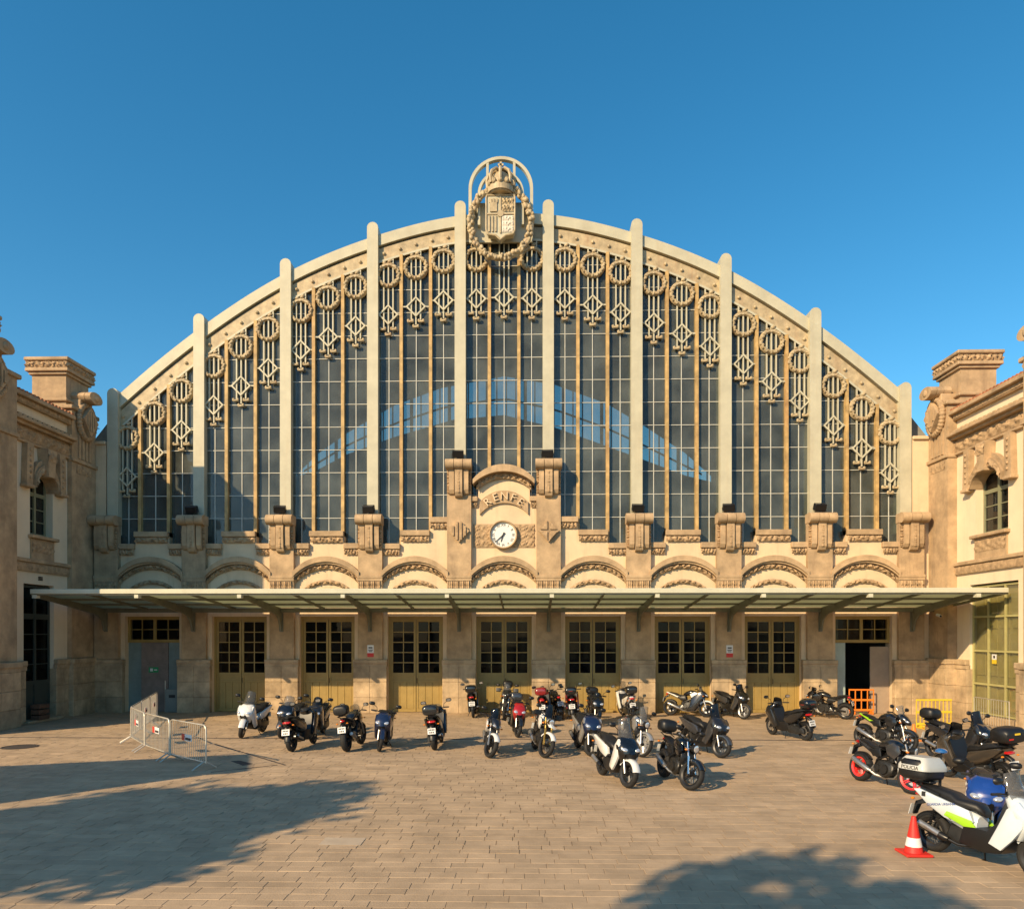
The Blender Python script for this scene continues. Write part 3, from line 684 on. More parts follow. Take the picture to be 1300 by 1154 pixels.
# ================================================================ hall behind the glass
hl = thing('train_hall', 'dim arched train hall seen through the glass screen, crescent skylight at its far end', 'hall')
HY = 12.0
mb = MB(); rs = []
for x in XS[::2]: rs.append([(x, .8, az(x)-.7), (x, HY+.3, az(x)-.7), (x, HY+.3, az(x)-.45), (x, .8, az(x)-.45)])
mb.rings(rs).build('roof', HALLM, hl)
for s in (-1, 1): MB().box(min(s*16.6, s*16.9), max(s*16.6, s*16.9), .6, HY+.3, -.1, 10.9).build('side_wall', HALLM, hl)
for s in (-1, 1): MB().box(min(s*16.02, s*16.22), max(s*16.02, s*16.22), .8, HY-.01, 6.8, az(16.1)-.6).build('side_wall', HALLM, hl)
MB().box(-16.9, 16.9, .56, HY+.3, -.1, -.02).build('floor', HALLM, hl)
OUT = [(372, 604), (402, 575), (440, 548), (500, 513), (560, 491), (640, 476), (705, 487), (771, 511), (818, 539), (871, 574), (905, 604)]
INN = [(374, 606), (402, 597), (440, 577), (500, 555), (575, 533), (640, 527), (705, 543), (769, 566), (818, 584), (871, 604), (904, 612)]
O3 = [on_y(a, b, HY) for a, b in OUT]; I3 = [on_y(a, b, HY) for a, b in INN]
up = [(-16.6, az(-16.4)-.65)] + [(x, az(x)-.65) for x in XS[2:-2:2]] + [(16.6, az(16.4)-.65)]
k = MB()
def lerp(P, x):
    for (a, b), (c_, d_) in zip(P, P[1:]):
        if a <= x <= c_: return b+(d_-b)*(x-a)/(c_-a)
    return None
xs = sorted(set([p[0] for p in up] + [p[0] for p in O3] + [p[0] for p in I3]))
for xa, xb in zip(xs, xs[1:]):
    if xb-xa < 1e-4: continue
    xm = (xa+xb)/2; U = lambda x: lerp(up, x)
    if O3[0][0] < xm < O3[-1][0] and I3[0][0] < xm < I3[-1][0]:
        oa, ob = lerp(O3, max(xa, O3[0][0])), lerp(O3, min(xb, O3[-1][0])); ia, ib = lerp(I3, max(xa, I3[0][0])), lerp(I3, min(xb, I3[-1][0]))
        if None in (oa, ob, ia, ib): oa = ob = ia = ib = 12
        k.prism([(xa, oa), (xb, ob), (xb, U(xb)), (xa, U(xa))], HY, HY+.25); k.prism([(xa, 0), (xb, 0), (xb, min(ib, ob-.001)), (xa, min(ia, oa-.001))], HY, HY+.25)
    else: k.prism([(xa, 0), (xb, 0), (xb, U(xb)), (xa, U(xa))], HY, HY+.25)
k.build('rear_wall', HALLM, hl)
k = MB()
for j in range(44):
    x = O3[0][0]+.3+(O3[-1][0]-O3[0][0]-.6)*j/43; t, b = lerp(O3, x), lerp(I3, x)
    if t and b and t > b: k.box(x-(.09 if j % 4 == 0 else .035), x+(.09 if j % 4 == 0 else .035), HY+.05, HY+.15, b-.1, t+.1)
rs = []
for j in range(30):
    x = O3[0][0]+.6+(O3[-1][0]-O3[0][0]-1.2)*j/29; t, b = lerp(O3, x), lerp(I3, x); z = b+(t-b)*.42; rs.append([(x, HY+.06, z-.05), (x, HY+.14, z-.05), (x, HY+.14, z+.05), (x, HY+.06, z+.05)])
k.rings(rs); k.build('skylight_bars', SATIN, hl)
for x in (3.6, 7.2):
    MB().box(x-1.5, x+1.5, 2.2, 2.3, .3, 2.1, .02).build('hoarding', P_BLUE, hl)
# ================================================================ canopy
cn = thing('canopy', 'long grey green iron canopy with glass panels along the station doors', 'canopy')
YF, YB, ZF, ZB = -4.5, -.36, 4.66, 4.26
XL, XR = -16.45, 17.3
zc = lambda y: ZB+(ZF-ZB)*(y-YB)/(YF-YB)
MB().box(XL, XR, YF-.07, YF, ZF-.05, ZF+.12, .015).build('fascia', FASC, cn)
MB().box(XL, XR, YF-.0, YF+.1, ZF-.10, ZF-.052).build('gutter', CANG, cn)
MB().box(XL, XR, YB-.05, YB+.05, ZB-.18, ZB-.002).build('wall_beam', CANG, cn)
ys = [YF+.1+(YB-.05-YF-.1)*k/3 for k in range(4)]
bxs = [XL+.02]+[x for i in range(9) for x in ((BX[i]) if i else None, (BX[i]+BX[i+1])/2) if x is not None]+[XR-.02]
for k, x in enumerate(bxs):
    mb = MB(); mb.add([(x+dx, y, zc(y)+dz) for dx in (-.025, .025) for y, dz in ((YF+.0, -.09), (YF, -.0), (YB, -.0), (YB, -.09))], [(0,1,2,3), (4,5,6,7), (0,1,5,4), (1,2,6,5), (2,3,7,6), (3,0,4,7)])
    mb.build('rafter', CANG, cn)
for y in ys[1:3]: MB().box(XL+.03, XR-.03, y-.025, y+.025, zc(y)-.085, zc(y)-.01).build('purlin', CANG, cn)
for xa, xb in zip(bxs, bxs[1:]):
    for ya, yb in zip(ys, ys[1:]):
        mb = MB(); q = [(xa+.012, ya+.005), (xb-.012, ya+.005), (xb-.012, yb-.005), (xa+.012, yb-.005)]
        mb.add([(x, y, zc(y)+.004) for x, y in q]+[(x, y, zc(y)+.016) for x, y in q], [(0,1,2,3), (4,5,6,7), (0,1,5,4), (1,2,6,5), (2,3,7,6), (3,0,4,7)])
        mb.build('glass_panel', CANP, cn)
def prism_x(mb, poly, x0, x1):                        # polygon in (y,z)
    n = len(poly); mb.add([(x0, y, z) for y, z in poly]+[(x1, y, z) for y, z in poly], [tuple(range(n)), tuple(range(2*n-1, n-1, -1))]+[(i, (i+1) % n, n+(i+1) % n, n+i) for i in range(n)]); return mb
for i, x in enumerate(BX):
    x = min(max(x, XL+.15), XR-.2)
    mb = MB()
    low = [(-.36, 3.35), (-.40, 3.55), (-.52, 3.78), (-.75, 3.95), (-1.1, 4.05), (-1.8, 4.14), (-3.0, 4.32), (YF+.02, 4.52)]
    hi = [(YF+.02, zc(YF)-.02), (-3.0, zc(-3)-.02), (-1.6, zc(-1.6)-.02), (-.21, 4.22), (-.21, 3.35)]
    prism_x(mb, low+hi, x-.03, x+.03); mb.box(x-.07, x+.07, -.26, -.202, 3.3, 4.22); b_ = mb.build('bracket', CANG, cn)
    k = MB(); k.tube([(x, y, z) for y, z in low], .045, 6); k.build('bracket_flange', CANG, b_)
    MB().box(x-.07, x+.07, YF-.12, YF-.07, ZF-.20, ZF-.08).box(x-.06, x+.06, YF-.07, YF+.12, ZF-.2, ZF-.1).build('bracket_tip', FASC, b_)

# ================================================================ side wings
def wing(side, X, p1, op, wi, p2, end, label, p2w=1.75, n1=.36):
    T = (lambda a, y, z: (X+y, -a, z)) if side > 0 else (lambda a, y, z: (X-y, -a, z))
    B = lambda: MB(T)
    wg = thing('wing_building', label, 'building')
    lo = op[0]; hi_ = op[1]
    # wall with openings
    w = B(); zo = 5.0; t = .5
    w.box(-.2, end, 0, t, 5.02, 6.80); w.box(-.2, wi[0], 0, t, 6.80, 9.1); w.box(wi[1], end, 0, t, 6.80, 9.1); w.box(-.2, end, 0, t, 9.1, 11.36)
    w.box(-.2, lo, 0, t, 1.9, 5.02); w.box(hi_, end, 0, t, 1.9, 5.02); w.build('wall', WINGP, wg)
    b = B(); b.box(end-.4, end, t, 9, 0, 11.36); b.box(-.2, end, 8.6, 9, 0, 11.36); b.box(-.2, .2, t, 9, 0, 11.36); b.build('end_wall', PLASTER, wg)
    B().box(-.18, end-.02, t+.01, 8.9, 4.6, 4.9).build('floor_slab', DARKI, wg)
    # plinth in stone blocks
    me = None
    for (a0, a1) in ((p1, lo), (hi_, p2)):
        if a1-a0 < .15: continue
        for r_, (z0, z1) in enumerate(((0, .62), (.625, 1.25), (1.255, 1.895))):
            cut = [a0, a1] if (a1-a0) < .9 else [a0, a0+(a1-a0)*(.45 if r_ % 2 else .6), a1]
            for q, s in zip(cut, cut[1:]): B().box(q+.004, s-.004, -.10, t, z0, z1, .012).build('stone_block', PLINTH, wg)
        B().box(a0, a1, -.17, .02, 2.05, 2.25, .02).box(a0, a1, -.13, .02, 1.9, 2.048).build('band', PLINTH, wg)
    # piers
    for (a0, a1, n) in ((0.0, p1, n1), (p2, p2+p2w, .4)):
        pr = B().box(a0, a1, -n, .02, 2.26, 12.0).build('pier', STONE, wg)
        for z0, z1 in ((0, .62), (.625, 1.25), (1.255, 1.895)): B().box(a0-.06, a1+.06, -n-.1, .02, z0, z1, .015).build('stone_block', PLINTH, pr)
        B().box(a0-.09, a1+.09, -n-.15, .02, 2.05, 2.25, .02).box(a0-.05, a1+.05, -n-.1, .02, 1.9, 2.048).build('band', PLINTH, pr)
        c = (a0+a1)/2
        k = B()
        for q in range(4): k.box(c-.42+q*.23, c-.28+q*.23, -n-.05, -n+.01, 10.15, 11.3)
        k.build('fluting', STONE, pr)
        B().box(a0-.05, a1+.05, -n-.08, .02, 9.96, 10.10, .015).build('pier_band', STONE, pr)
        B().relief(lambda u, v: (c-.5+u, 9.55+.36*v), 24, 6, leafy(5, .06, 11), -n-.005).build('pier_carving', CARVE, pr, 50)
        lz = B().prism([(c-.50, 11.72), (c, 12.28), (c+.50, 11.72), (c, 11.10)], -n-.30, -n+.02).build('lozenge', STONE, pr)
        k = B()
        rr = random.Random(4)
        for j in range(30):
            an = 2*PI*j/30; k.ell((c+.50*cos(an), -n-.10, 11.68+.66*sin(an)), (.12, .14, .12), 6, 4)
        k.build('lozenge_wreath', CARVE, pr, 60)
        k = B()
        for dx, h in ((-.22, .2), (-.07, .4), (.08, .4), (.23, .2)): k.box(c+dx-.04, c+dx+.04, -n-.34, -n-.29, 11.7-h, 11.7+h)
        k.build('lozenge_relief', STONE, lz)
        # scroll top
        k = B()
        for (y0, y1) in ((-n-.5, -n-.27), (-n-.25, -n+.0), (-n+.02, -n+.3)):
            k.rings([[(c+.44*cos(2*PI*j/16), y, 12.62+.24*sin(2*PI*j/16)) for j in range(16)] for y in (y0, y1)])
        k.box(c-.40, c+.40, -n-.1, .3, 12.0, 12.5, .02)
        k.build('scroll', STONE, pr, 40)
        B().ell((c, -n-.5, 12.62), (.14, .06, .14), 10, 6).build('scroll_boss', STONE, pr, 60)
        B().box(a0-.12, a1+.12, -n-.10, .5, 11.98, 12.14, .03).build('pier_cap', STONE, pr)
        # tall crown block over the pier
        cb = B().box(c-.75, c+.72, .1, 1.45, 11.7, 13.45).build('crown_block', STONE, wg)
        B().box(c-.85, c+.82, 0., 1.55, 12.3, 12.42, .03).build('block_band', STONE, cb)
        B().box(c-.84, c+.81, .01, 1.54, 13.34, 13.45, .02).box(c-.93, c+.90, -.08, 1.63, 13.451, 13.58, .02).box(c-.96, c+.93, -.11, 1.66, 13.86, 14.0, .03).build('block_cornice', STONE, cb)
        k = B(); k.relief(lambda u, v: (c-.93+1.83*u, 13.58+.28*v), 44, 5, leafy(9, .13, 2), .0); k.build('block_carving', CARVE, cb, 50)
        k = MB((lambda a, y, z: T(c-.85+y, 0+a, z)));
        k.relief(lambda u, v: (-.05+1.68*u, 13.58+.28*v), 40, 5, leafy(8, .13, 3), .0); k.build('block_carving', CARVE, cb, 50)
        k = MB((lambda a, y, z: T(c+.82-y, 0+a, z)));
        k.relief(lambda u, v: (-.05+1.68*u, 13.58+.28*v), 40, 5, leafy(8, .13, 6), .0); k.build('block_carving', CARVE, cb, 50)
        B().box(c-.84, c+.81, .02, 1.54, 13.58, 13.86).build('block_core', STONE, cb)
    a0, a1 = p1, p2
    # string course, frieze, cornices
    s = B().box(a0, a1, -.16, .02, 5.78, 5.92, .02).box(a0, a1, -.08, .02, 5.46, 5.779).build('string_course', STONE, wg)
    B().relief(lambda u, v: (a0+(a1-a0)*u, 5.48+.28*v), 50, 5, leafy(10, .05, 13), -.082).build('carved_frieze', CARVE, s, 50)
    s = B().box(a0-.02, a1+.02, -.12, .02, 10.02, 10.12, .02).box(a0, a1, -.06, .02, 10.121, 10.6).build('frieze', STONE, wg)
    B().relief(lambda u, v: (a0+(a1-a0)*u, 10.14+.42*v), 60, 7, leafy(9, .12, 14), -.062).build('carved_frieze', CARVE, s, 50)
    s = B().box(a0-.02, a1+.02, -.42, .02, 10.70, 10.82, .02).box(a0, a1, -.26, .02, 10.601, 10.699).build('cornice', STONE, wg)
    n = int((a1-a0)/.26); dm = cached(('dentil', side), lambda m: m.box(-.22, 0, -.09, .09, 0, .14, .01) if side > 0 else m.box(0, .22, -.09, .09, 0, .14, .01), None)
    for j in range(n): o = obj('dentil', dm, STONE, s); o.location = T(a0+.13+(a1-a0-.26)*j/(n-1), -.02, 10.822)
    s = B().box(a0-.02, end, -.34, .5, 11.55, 11.70, .02).box(a0, end, -.16, .5, 11.36, 11.549).build('top_cornice', STONE, wg)
    k = B(); k.relief(lambda u, v: (a0+(a1-a0)*u, 11.40+.14*v), 60, 4, beads(22, .06), -.17); k.build('cornice_carving', CARVE, s, 50)
    rf = B(); rf.add([(a, y, z) for a in (-.2, end+.2) for y, z in ((-.25, 11.701), (4.6, 12.7), (9.2, 11.701))], [(0,1,4,3), (1,2,5,4), (0,1,2), (3,4,5), (0,2,5,3)])
    RF = rf.build('roof', TILE, wg)
    tm = cached(('rooftile', side), lambda m: m.tube([T(0, 0, 0)[0:0] or (0, 0, 0), (side*1.2, 0, .247)], .075, 8), 60)
    for j in range(int((end-a0)/.2)): o = obj('roof_tile', tm, TILE, RF); o.location = T(a0+.1+j*.2, -.28, 11.72)
    # upper window
    w0, w1 = wi; wm = (w0+w1)/2; G = .26
    k = B(); k.box(w0, w0+.09, G, G+.1, 6.82, 9.05); k.box(w1-.09, w1, G, G+.1, 6.82, 9.05); k.box(wm-.06, wm+.06, G-.01, G+.09, 6.9, 9.0)
    for z0, z1 in ((6.82, 6.92), (8.28, 8.42), (8.98, 9.08)): k.box(w0+.09, w1-.09, G, G+.1, z0, z1)
    for z in (7.36, 7.82):
        k.box(w0+.09, wm-.06, G+.02, G+.08, z-.018, z+.018); k.box(wm+.06, w1-.09, G+.02, G+.08, z-.018, z+.018)
    Wn = k.build('window', mat('window_green_paint', (.23, .23, .14), .5), wg)
    for (x0, x1) in ((w0+.09, wm-.06), (wm+.06, w1-.09)):
        for z0, z1 in ((6.92, 7.342), (7.378, 7.802), (7.838, 8.28), (8.42, 8.98)): B().box(x0, x1, G+.05, G+.056, z0, z1).build('pane', GLASSW, Wn)
    B().box(w0-.05, w1+.05, .62, .64, 6.85, 8.9).build('curtain', mat('beige_curtain', (.30, .23, .17), .9, var=.25, scale=5), Wn)
    B().box(w0-.12, w1+.12, -.20, .3, 6.68, 6.80, .02).build('sill', STONE, Wn)
    B().box(w0, w1, -.06, .02, 5.93, 6.67).build('apron', STONE, Wn)
    B().relief(lambda u, v: (w0+.05+(w1-w0-.1)*u, 6.18+.42*v), 26, 12, leafy(3, .06, 15), -.062).build('apron_carving', CARVE, Wn, 50)
    # hood: two side brackets, segmental arch, keystone
    hd = B(); ho = archpoly(w0-.02, w1+.02, 8.78, 9.42); hi2 = archpoly(w0+.02, w1-.02, 8.50, 9.10); hd.prism(ho+hi2[::-1], -.26, .25)
    ho = archpoly(w0-.02, w1+.02, 8.95, 9.60); hi2 = archpoly(w0-.02, w1+.02, 8.785, 9.425); hd.prism(ho+hi2[::-1], -.18, .02)
    H = hd.build('window_hood', STONE, wg)
    lo_, li_ = archpoly(w0, w1, 8.74, 9.36, 30), archpoly(w0+.05, w1-.05, 8.52, 9.12, 30)
    B().relief(lambda u, v: tuple(lo_[min(30, int(round(u*30)))][q]*v+li_[min(30, int(round(u*30)))][q]*(1-v) for q in (0, 1)), 30, 5, leafy(7, .1, 16), -.262).build('hood_carving', CARVE, H, 50)
    for a_, d in ((w0-.26, -1), (w1+.26, 1)):
        B().prism([(a_-.17, 10.0), (a_+.17, 10.0), (a_+.17+d*.06, 8.56), (a_-.17+d*.06, 8.56)], -.22, .01).box(a_-.22+d*.06, a_+.22+d*.06, -.28, .01, 8.44, 8.559, .02).build('hood_bracket', STONE, H)
        k = B()
        for j in range(6): k.ell((a_+d*.03, -.23, 8.8+j*.2), (.06, .04, .06), 6, 4)
        k.build('bracket_beads', CARVE, H, 60)
    B().prism([(wm-.26, 10.0), (wm+.26, 10.0), (wm+.17, 8.98), (wm-.17, 8.98)], -.40, .02).build('keystone', STONE, H)
    B().relief(lambda u, v: (wm-.24+.48*u, 9.55+.4*v), 12, 10, leafy(3, .08, 17), -.405).build('keystone_carving', CARVE, H, 50)
    return wg, T, B
wr, TR, BR = wing(1, 17.4, 1.34, (2.15, 4.90), (2.55, 4.37), 5.75, 7.6, 'sunlit cream side wing with glazed ground floor and lozenge pier beside the arch')
wl, TL, BL = wing(-1, -17.0, 1.60, (2.42, 4.10), (2.48, 3.76), 5.0, 7.5, 'shaded side wing with dark glazed doorway and carved crown blocks on its roof', 2.5, .18)
# right glazing: olive painted grid before panelled doors
a0, a1 = 2.15, 4.90
k = BR(); Y = .10
for a in (a0, a0+.9, a0+1.85, a1-.07): k.box(a, a+.07, Y, Y+.08, .30, 4.98)
cols = [a0+.07, a0+.9, a0+.97, a0+1.85, a0+1.92, a1-.07]
for z in (.30, 1.36, 2.56, 3.80, 4.90):
    for c0, c1 in zip(cols[::2], cols[1::2]): k.box(c0, c1, Y+.002, Y+.078, z, z+.07)
GR = k.build('glazed_screen', mat('yellow_green_frame_paint', (.44, .40, .17), .5, var=.1), wr)
for c0, c1 in zip(cols[::2], cols[1::2]):
    for z0, z1 in ((.37, 1.36), (1.43, 2.56), (2.63, 3.80), (3.87, 4.90)): BR().box(c0, c1, Y+.035, Y+.041, z0, z1).build('pane', GLASSR, GR)
BR().box(a0-.1, a1+.1, -.14, .3, 0, .295, .02).build('doorstep', PLINTH, wr)
k = BR(); k.box(a0, a1, .24, .30, .3, 4.98)
for q in range(4):
    for z0, z1 in ((.5, 1.5), (1.7, 3.2), (3.4, 4.7)): k.box(a0+.1+q*.68, a0+.62+q*.68, .205, .241, z0, z1, .01)
k.build('panelled_door', mat('ochre_brown_door', (.42, .34, .13), .55, var=.15), wr)
n_ = thing('notice', 'small white and yellow notice taped inside the tall glazed screen', 'sign', TR(a0+1.25, Y+.03, 2.15))
MB().box(-.004, 0, -.13, .13, .15, .34).build('sheet', WHITEP, n_); MB().box(-.005, 0, -.13, .13, 0, .149).build('yellow_band', YELLOW, n_); MB().box(-.008, -.0041, -.05, .05, .2, .29).build('print', DARKT, n_)
# left doorway: dark glazed door
a0, a1 = 2.42, 4.10; Y = .15
k = BL(); k.box(a0, a0+.08, Y, Y+.1, 0, 4.98); k.box(a1-.08, a1, Y, Y+.1, 0, 4.98); k.box(a0+.08, a1-.08, Y, Y+.1, 3.75, 3.95); k.box(a0+.08, a1-.08, Y, Y+.1, 4.9, 4.98); k.box(a0+.08, a1-.08, Y, Y+.1, 1.35, 1.5); k.box(a0+.08, a1-.08, Y, Y+.1, 0, .15)
m_ = (a0+a1)/2; k.box(m_-.05, m_+.05, Y-.01, Y+.09, .0, 4.9); k.box(a0+.081, a1-.081, Y+.03, Y+.06, .15, 1.35)
for z in (2.1, 2.65, 3.2): k.box(a0+.08, a1-.08, Y+.02, Y+.08, z-.015, z+.015)
DL = k.build('doorway_frame', mat('dark_green_frame', (.045, .055, .045), .5), wl)
for x0, x1 in ((a0+.08, m_-.05), (m_+.05, a1-.08)):
    for z0, z1 in ((1.5, 2.085), (2.115, 2.635), (2.665, 3.185), (3.215, 3.75), (3.95, 4.9)): BL().box(x0, x1, Y+.05, Y+.056, z0, z1).build('pane', GLASSD, DL)
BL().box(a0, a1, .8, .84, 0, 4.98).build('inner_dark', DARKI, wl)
BL().box(a0-.15, a1+.15, -.30, .15, 0, .10, .02).build('doorstep', PLINTH, wl)
v_ = thing('wall_vent', 'small dark square vent in the shaded plaster above the dark doorway', 'vent', TL(3.2, -.003, 5.18))
for z in (0, .05, .10): MB().box(0, .02, -.12, .12, z, z+.035).build('slat', SATIN, v_)
for s in (-1, 1): MB().prism([(s*16.3, 12.55), (s*17.25, 11.35), (s*17.25, 11.2), (s*16.3, 11.2)], .62, .9).build('roof_edge', mat('grey_roof_sheet', (.27, .27, .25), .6), ga)
# corner filler walls between arch screen and wings, and a sloping roof edge behind
for s, xa, xb in ((-1, -17.0, -16.4), (1, 16.4, 17.4)):
    cw = tag(MB().box(xa, xb, .02, .5, 0, 11.0).box(xa, xb, -.08, .5, 11.001, 11.14, .02).build('corner_wall', PLASTER), 'narrow plaster wall strip joining the glass arch to the ' + ('shaded' if s < 0 else 'sunlit') + ' wing', 'wall')
cc = thing('security_camera', 'white security camera on a bracket under the canopy on the sunlit corner pier', 'security camera', TR(.9, -.405, 3.95))
MB().box(-.1, 0, -.03, .03, -.03, .03).build('bracket', WHITEP, cc); MB().tube([(-.1, .02, 0), (-.12, -.26, -.05)], .055, 10).build('housing', WHITEP, cc, 40); MB().disc((-.12, -.055), .04, -.275, -.258, 12).build('lens', DARKT, cc)
# ================================================================ two-wheelers (local: front +x, left +y, ground z=0)
def part(root, name, key, fn, m, smooth=45, M=None, parent=None):
    o = obj(name, cached(key, fn, smooth), m, parent or root)
    if M is not None and parent is None: o.matrix_local = M
    return o
def wheel(root, x, r, w, rimm, sp, M=None, disc=True):
    e = part(root, 'wheel', ('hub', r, w), lambda m: m.revolve([(.012, -w*.7), (.035, -w*.7), (.045, -w*.3), (.045, w*.3), (.035, w*.7), (.012, w*.7)], (0, 0, 0), 'y', 12), SATIN)
    L_ = Matrix.Translation((x, 0, r)); e.matrix_local = (M @ L_) if M is not None else L_
    ri = r-w*.62
    part(root, 'tyre', ('tyre', r, w), lambda m: m.revolve([(ri, -w*.36), (ri+.02, -w*.5), (r-w*.28, -w*.5), (r-w*.1, -w*.38), (r, -w*.12), (r, w*.12), (r-w*.1, w*.38), (r-w*.28, w*.5), (ri+.02, w*.5), (ri, w*.36)], (0, 0, 0), 'y', 32), TYRE, 50, parent=e)
    def rim(m):
        m.revolve([(ri-.03, -w*.30), (ri+.008, -w*.42), (ri+.012, w*.42), (ri-.03, w*.30)], (0, 0, 0), 'y', 28)
        if sp > 12:
            for k in range(sp):
                a = 2*PI*k/sp; b = a+(.35 if k % 2 else -.35); m.tube([(.04*cos(a), .03*(-1)**k, .04*sin(a)), (ri*cos(b), 0, ri*sin(b))], .004, 4)
        else:
            for k in range(sp):
                for d in (-.16, .16):
                    a = 2*PI*k/sp; m.tube([(.04*cos(a+d*2), 0, .04*sin(a+d*2)), ((ri-.02)*cos(a+d*.6), 0, (ri-.02)*sin(a+d*.6))], [.016, .010], 5)
    part(root, 'rim', ('rim', r, w, sp), rim, rimm, 45, parent=e)
    if disc: part(root, 'brake_disc', ('bdisc', r), lambda m: m.revolve([(r*.30, .055), (r*.5, .055), (r*.5, .06), (r*.30, .06)], (0, 0, 0), 'y', 24), ALLOY, None, parent=e)
    return e
def fender(m, x, r, w, a0, a1, off=.025, n=10):
    rs = []
    for k in range(n+1):
        a = R(a0+(a1-a0)*k/n); rs.append([(x+(r+off-q)*cos(a), y, r+(r+off-q)*sin(a)) for y, q in ((-w, .06), (-w, .03), (-w*.6, 0), (w*.6, 0), (w, .03), (w, .06), (w*.9, .06), (w*.55, .012), (-w*.55, .012), (-w*.9, .06))])
    m.rings(rs)
def screen_mesh(m, x0, z0, x1, z1, w0, w1, bow=.10, nx=8, nz=6, top=.06):
    f = []; b = []
    for j in range(nz+1):
        t = j/nz; w = w0+(w1-w0)*t
        for i in range(nx+1):
            s = -1+2*i/nx; x = x0+(x1-x0)*t-bow*s*s-.03*sin(PI*t); z = z0+(z1-z0)*t-(top*s*s if j == nz else top*s*s*t); f.append((x, s*w, z)); b.append((x-.005, s*w, z))
    n = nx+1; fs = []; o = len(f)
    for j in range(nz):
        for i in range(nx): q = (j*n+i, j*n+i+1, (j+1)*n+i+1, (j+1)*n+i); fs += [q, tuple(o+k for k in q[::-1])]
    for i in range(nx): fs += [(i, i+1, o+i+1, o+i), (nz*n+i, nz*n+i+1, o+nz*n+i+1, o+nz*n+i)]
    for j in range(nz): fs += [(j*n, (j+1)*n, o+(j+1)*n, o+j*n), (j*n+nx, (j+1)*n+nx, o+(j+1)*n+nx, o+j*n+nx)]
    m.add(f+b, fs)
def steer(px, pz, qx, qz, ang):
    p = Vector((px, 0, pz)); ax = (Vector((qx, 0, qz))-p).normalized()
    return Matrix.Translation(p) @ Matrix.Rotation(R(ang), 4, ax) @ Matrix.Translation(-p)
def mirrors(root, hx, hz, hy, mx, mz, my, M, m=None, tilt=0):
    for s in (-1, 1):
        e = part(root, 'mirror', ('mstem', hx, hz, hy, mx, mz, my, s), lambda q: q.tube([(hx, s*hy, hz), (hx+.02, s*(hy+.02), hz+(mz-hz)*.5), (mx, s*my, mz-.02)], .008, 6), SATIN, 45, M)
        part(root, 'mirror_head', ('mhead', mx, mz, my, s), lambda q: q.loftx([(mx-.025, mz, .075, .045), (mx-.01, mz, .085, .052), (mx+.02, mz, .07, .04), (mx+.035, mz, .03, .02)], 12, 2.6, s*(my+.04)), m or BLACK, 45, parent=e)
        part(root, 'mirror_glass', ('mglass', mx, mz, my, s), lambda q: q.loftx([(mx-.030, mz, .066, .038), (mx-.026, mz, .066, .038)], 12, 2.6, s*(my+.04)), CHROME, 45, parent=e)
def plate_set(root, x, z, tail, twin=True):
    part(root, 'plate_holder', ('pholder', x, z), lambda m: m.slab([(x+.22, z+.2), (x+.06, z+.12), (x+.02, z-.07), (x+.035, z-.08), (x+.10, z+.08), (x+.24, z+.14)], .05, .01), BLACK)
    p_ = part(root, 'number_plate', ('plate', x, z), lambda m: m.add([(x+dx+(.04 if zz > z else .0), y, zz) for dx in (0, .006) for y, zz in ((-.11, z-.08), (.11, z-.08), (.11, z+.08), (-.11, z+.08))], [(0,1,2,3), (4,5,6,7), (0,1,5,4), (1,2,6,5), (2,3,7,6), (3,0,4,7)]), PLATE, None)
    part(root, 'plate_print', ('pprint', x, z), lambda m: [m.box(x-.004+.02*(zz+.08)/.08-.001, x-.004+.02*(zz+.08)/.08+.001, y0, y0+.028, z+zz-.022, z+zz+.022) for zz, ys in ((.034, (-.08, -.036, .008, .052)), (-.036, (-.06, -.014, .032))) for y0 in ys], DARKT, None, parent=p_)
    part(root, 'tail_light', ('tail',)+tail, lambda m: m.loftx([(tail[0]-.05, tail[1], .03, .015), (tail[0]-.03, tail[1], tail[2]*.8, .03), (tail[0]+.03, tail[1]+.005, tail[2], .038)], 12, 2.3), REDL)
    for s in (-1, 1): part(root, 'indicator', ('ind',)+tail+(s,), lambda m: m.ell((tail[0], s*(tail[2]+.07), tail[1]-.06), (.03, .035, .02), 8, 5), AMBER)
def topcase(root, x, z, L, w, h, m, lid=None, ee=3.2):
    b = part(root, 'top_case', ('tc', x, z, L, w, h, ee), lambda q: q.loftx([(x-L*.5, z+h*.45, w*.34, h*.26), (x-L*.47, z+h*.47, w*.43, h*.38), (x-L*.3, z+h*.5, w*.5, h*.48), (x+L*.25, z+h*.5, w*.5, h*.48), (x+L*.42, z+h*.48, w*.42, h*.4), (x+L*.5, z+h*.45, w*.3, h*.25)], 20, ee), m)
    part(root, 'case_seam', ('tcs', x, z, L, w, h), lambda q: q.loftz([(z+h*.46, x, L*.5+.002, w*.5+.003), (z+h*.50, x, L*.5+.002, w*.5+.003)], 24, 3.2), lid or BLACK, 45, parent=b)
    part(root, 'case_rack', ('tcr', x, z), lambda q: q.box(x-L*.35, x+L*.4, -.07, .07, z-.03, z+.012, .01).tube([(x-L*.3, -.1, z-.02), (x+L*.5, -.11, z-.08)], .012, 6).tube([(x-L*.3, .1, z-.02), (x+L*.5, .11, z-.08)], .012, 6), SATIN)
    return b
def stand(root, x):
    part(root, 'side_stand', ('stand', x), lambda m: m.tube([(x, .12, .22), (x-.06, .24, .012)], .012, 6).box(x-.10, x-.03, .22, .27, .002, .014), SATIN)

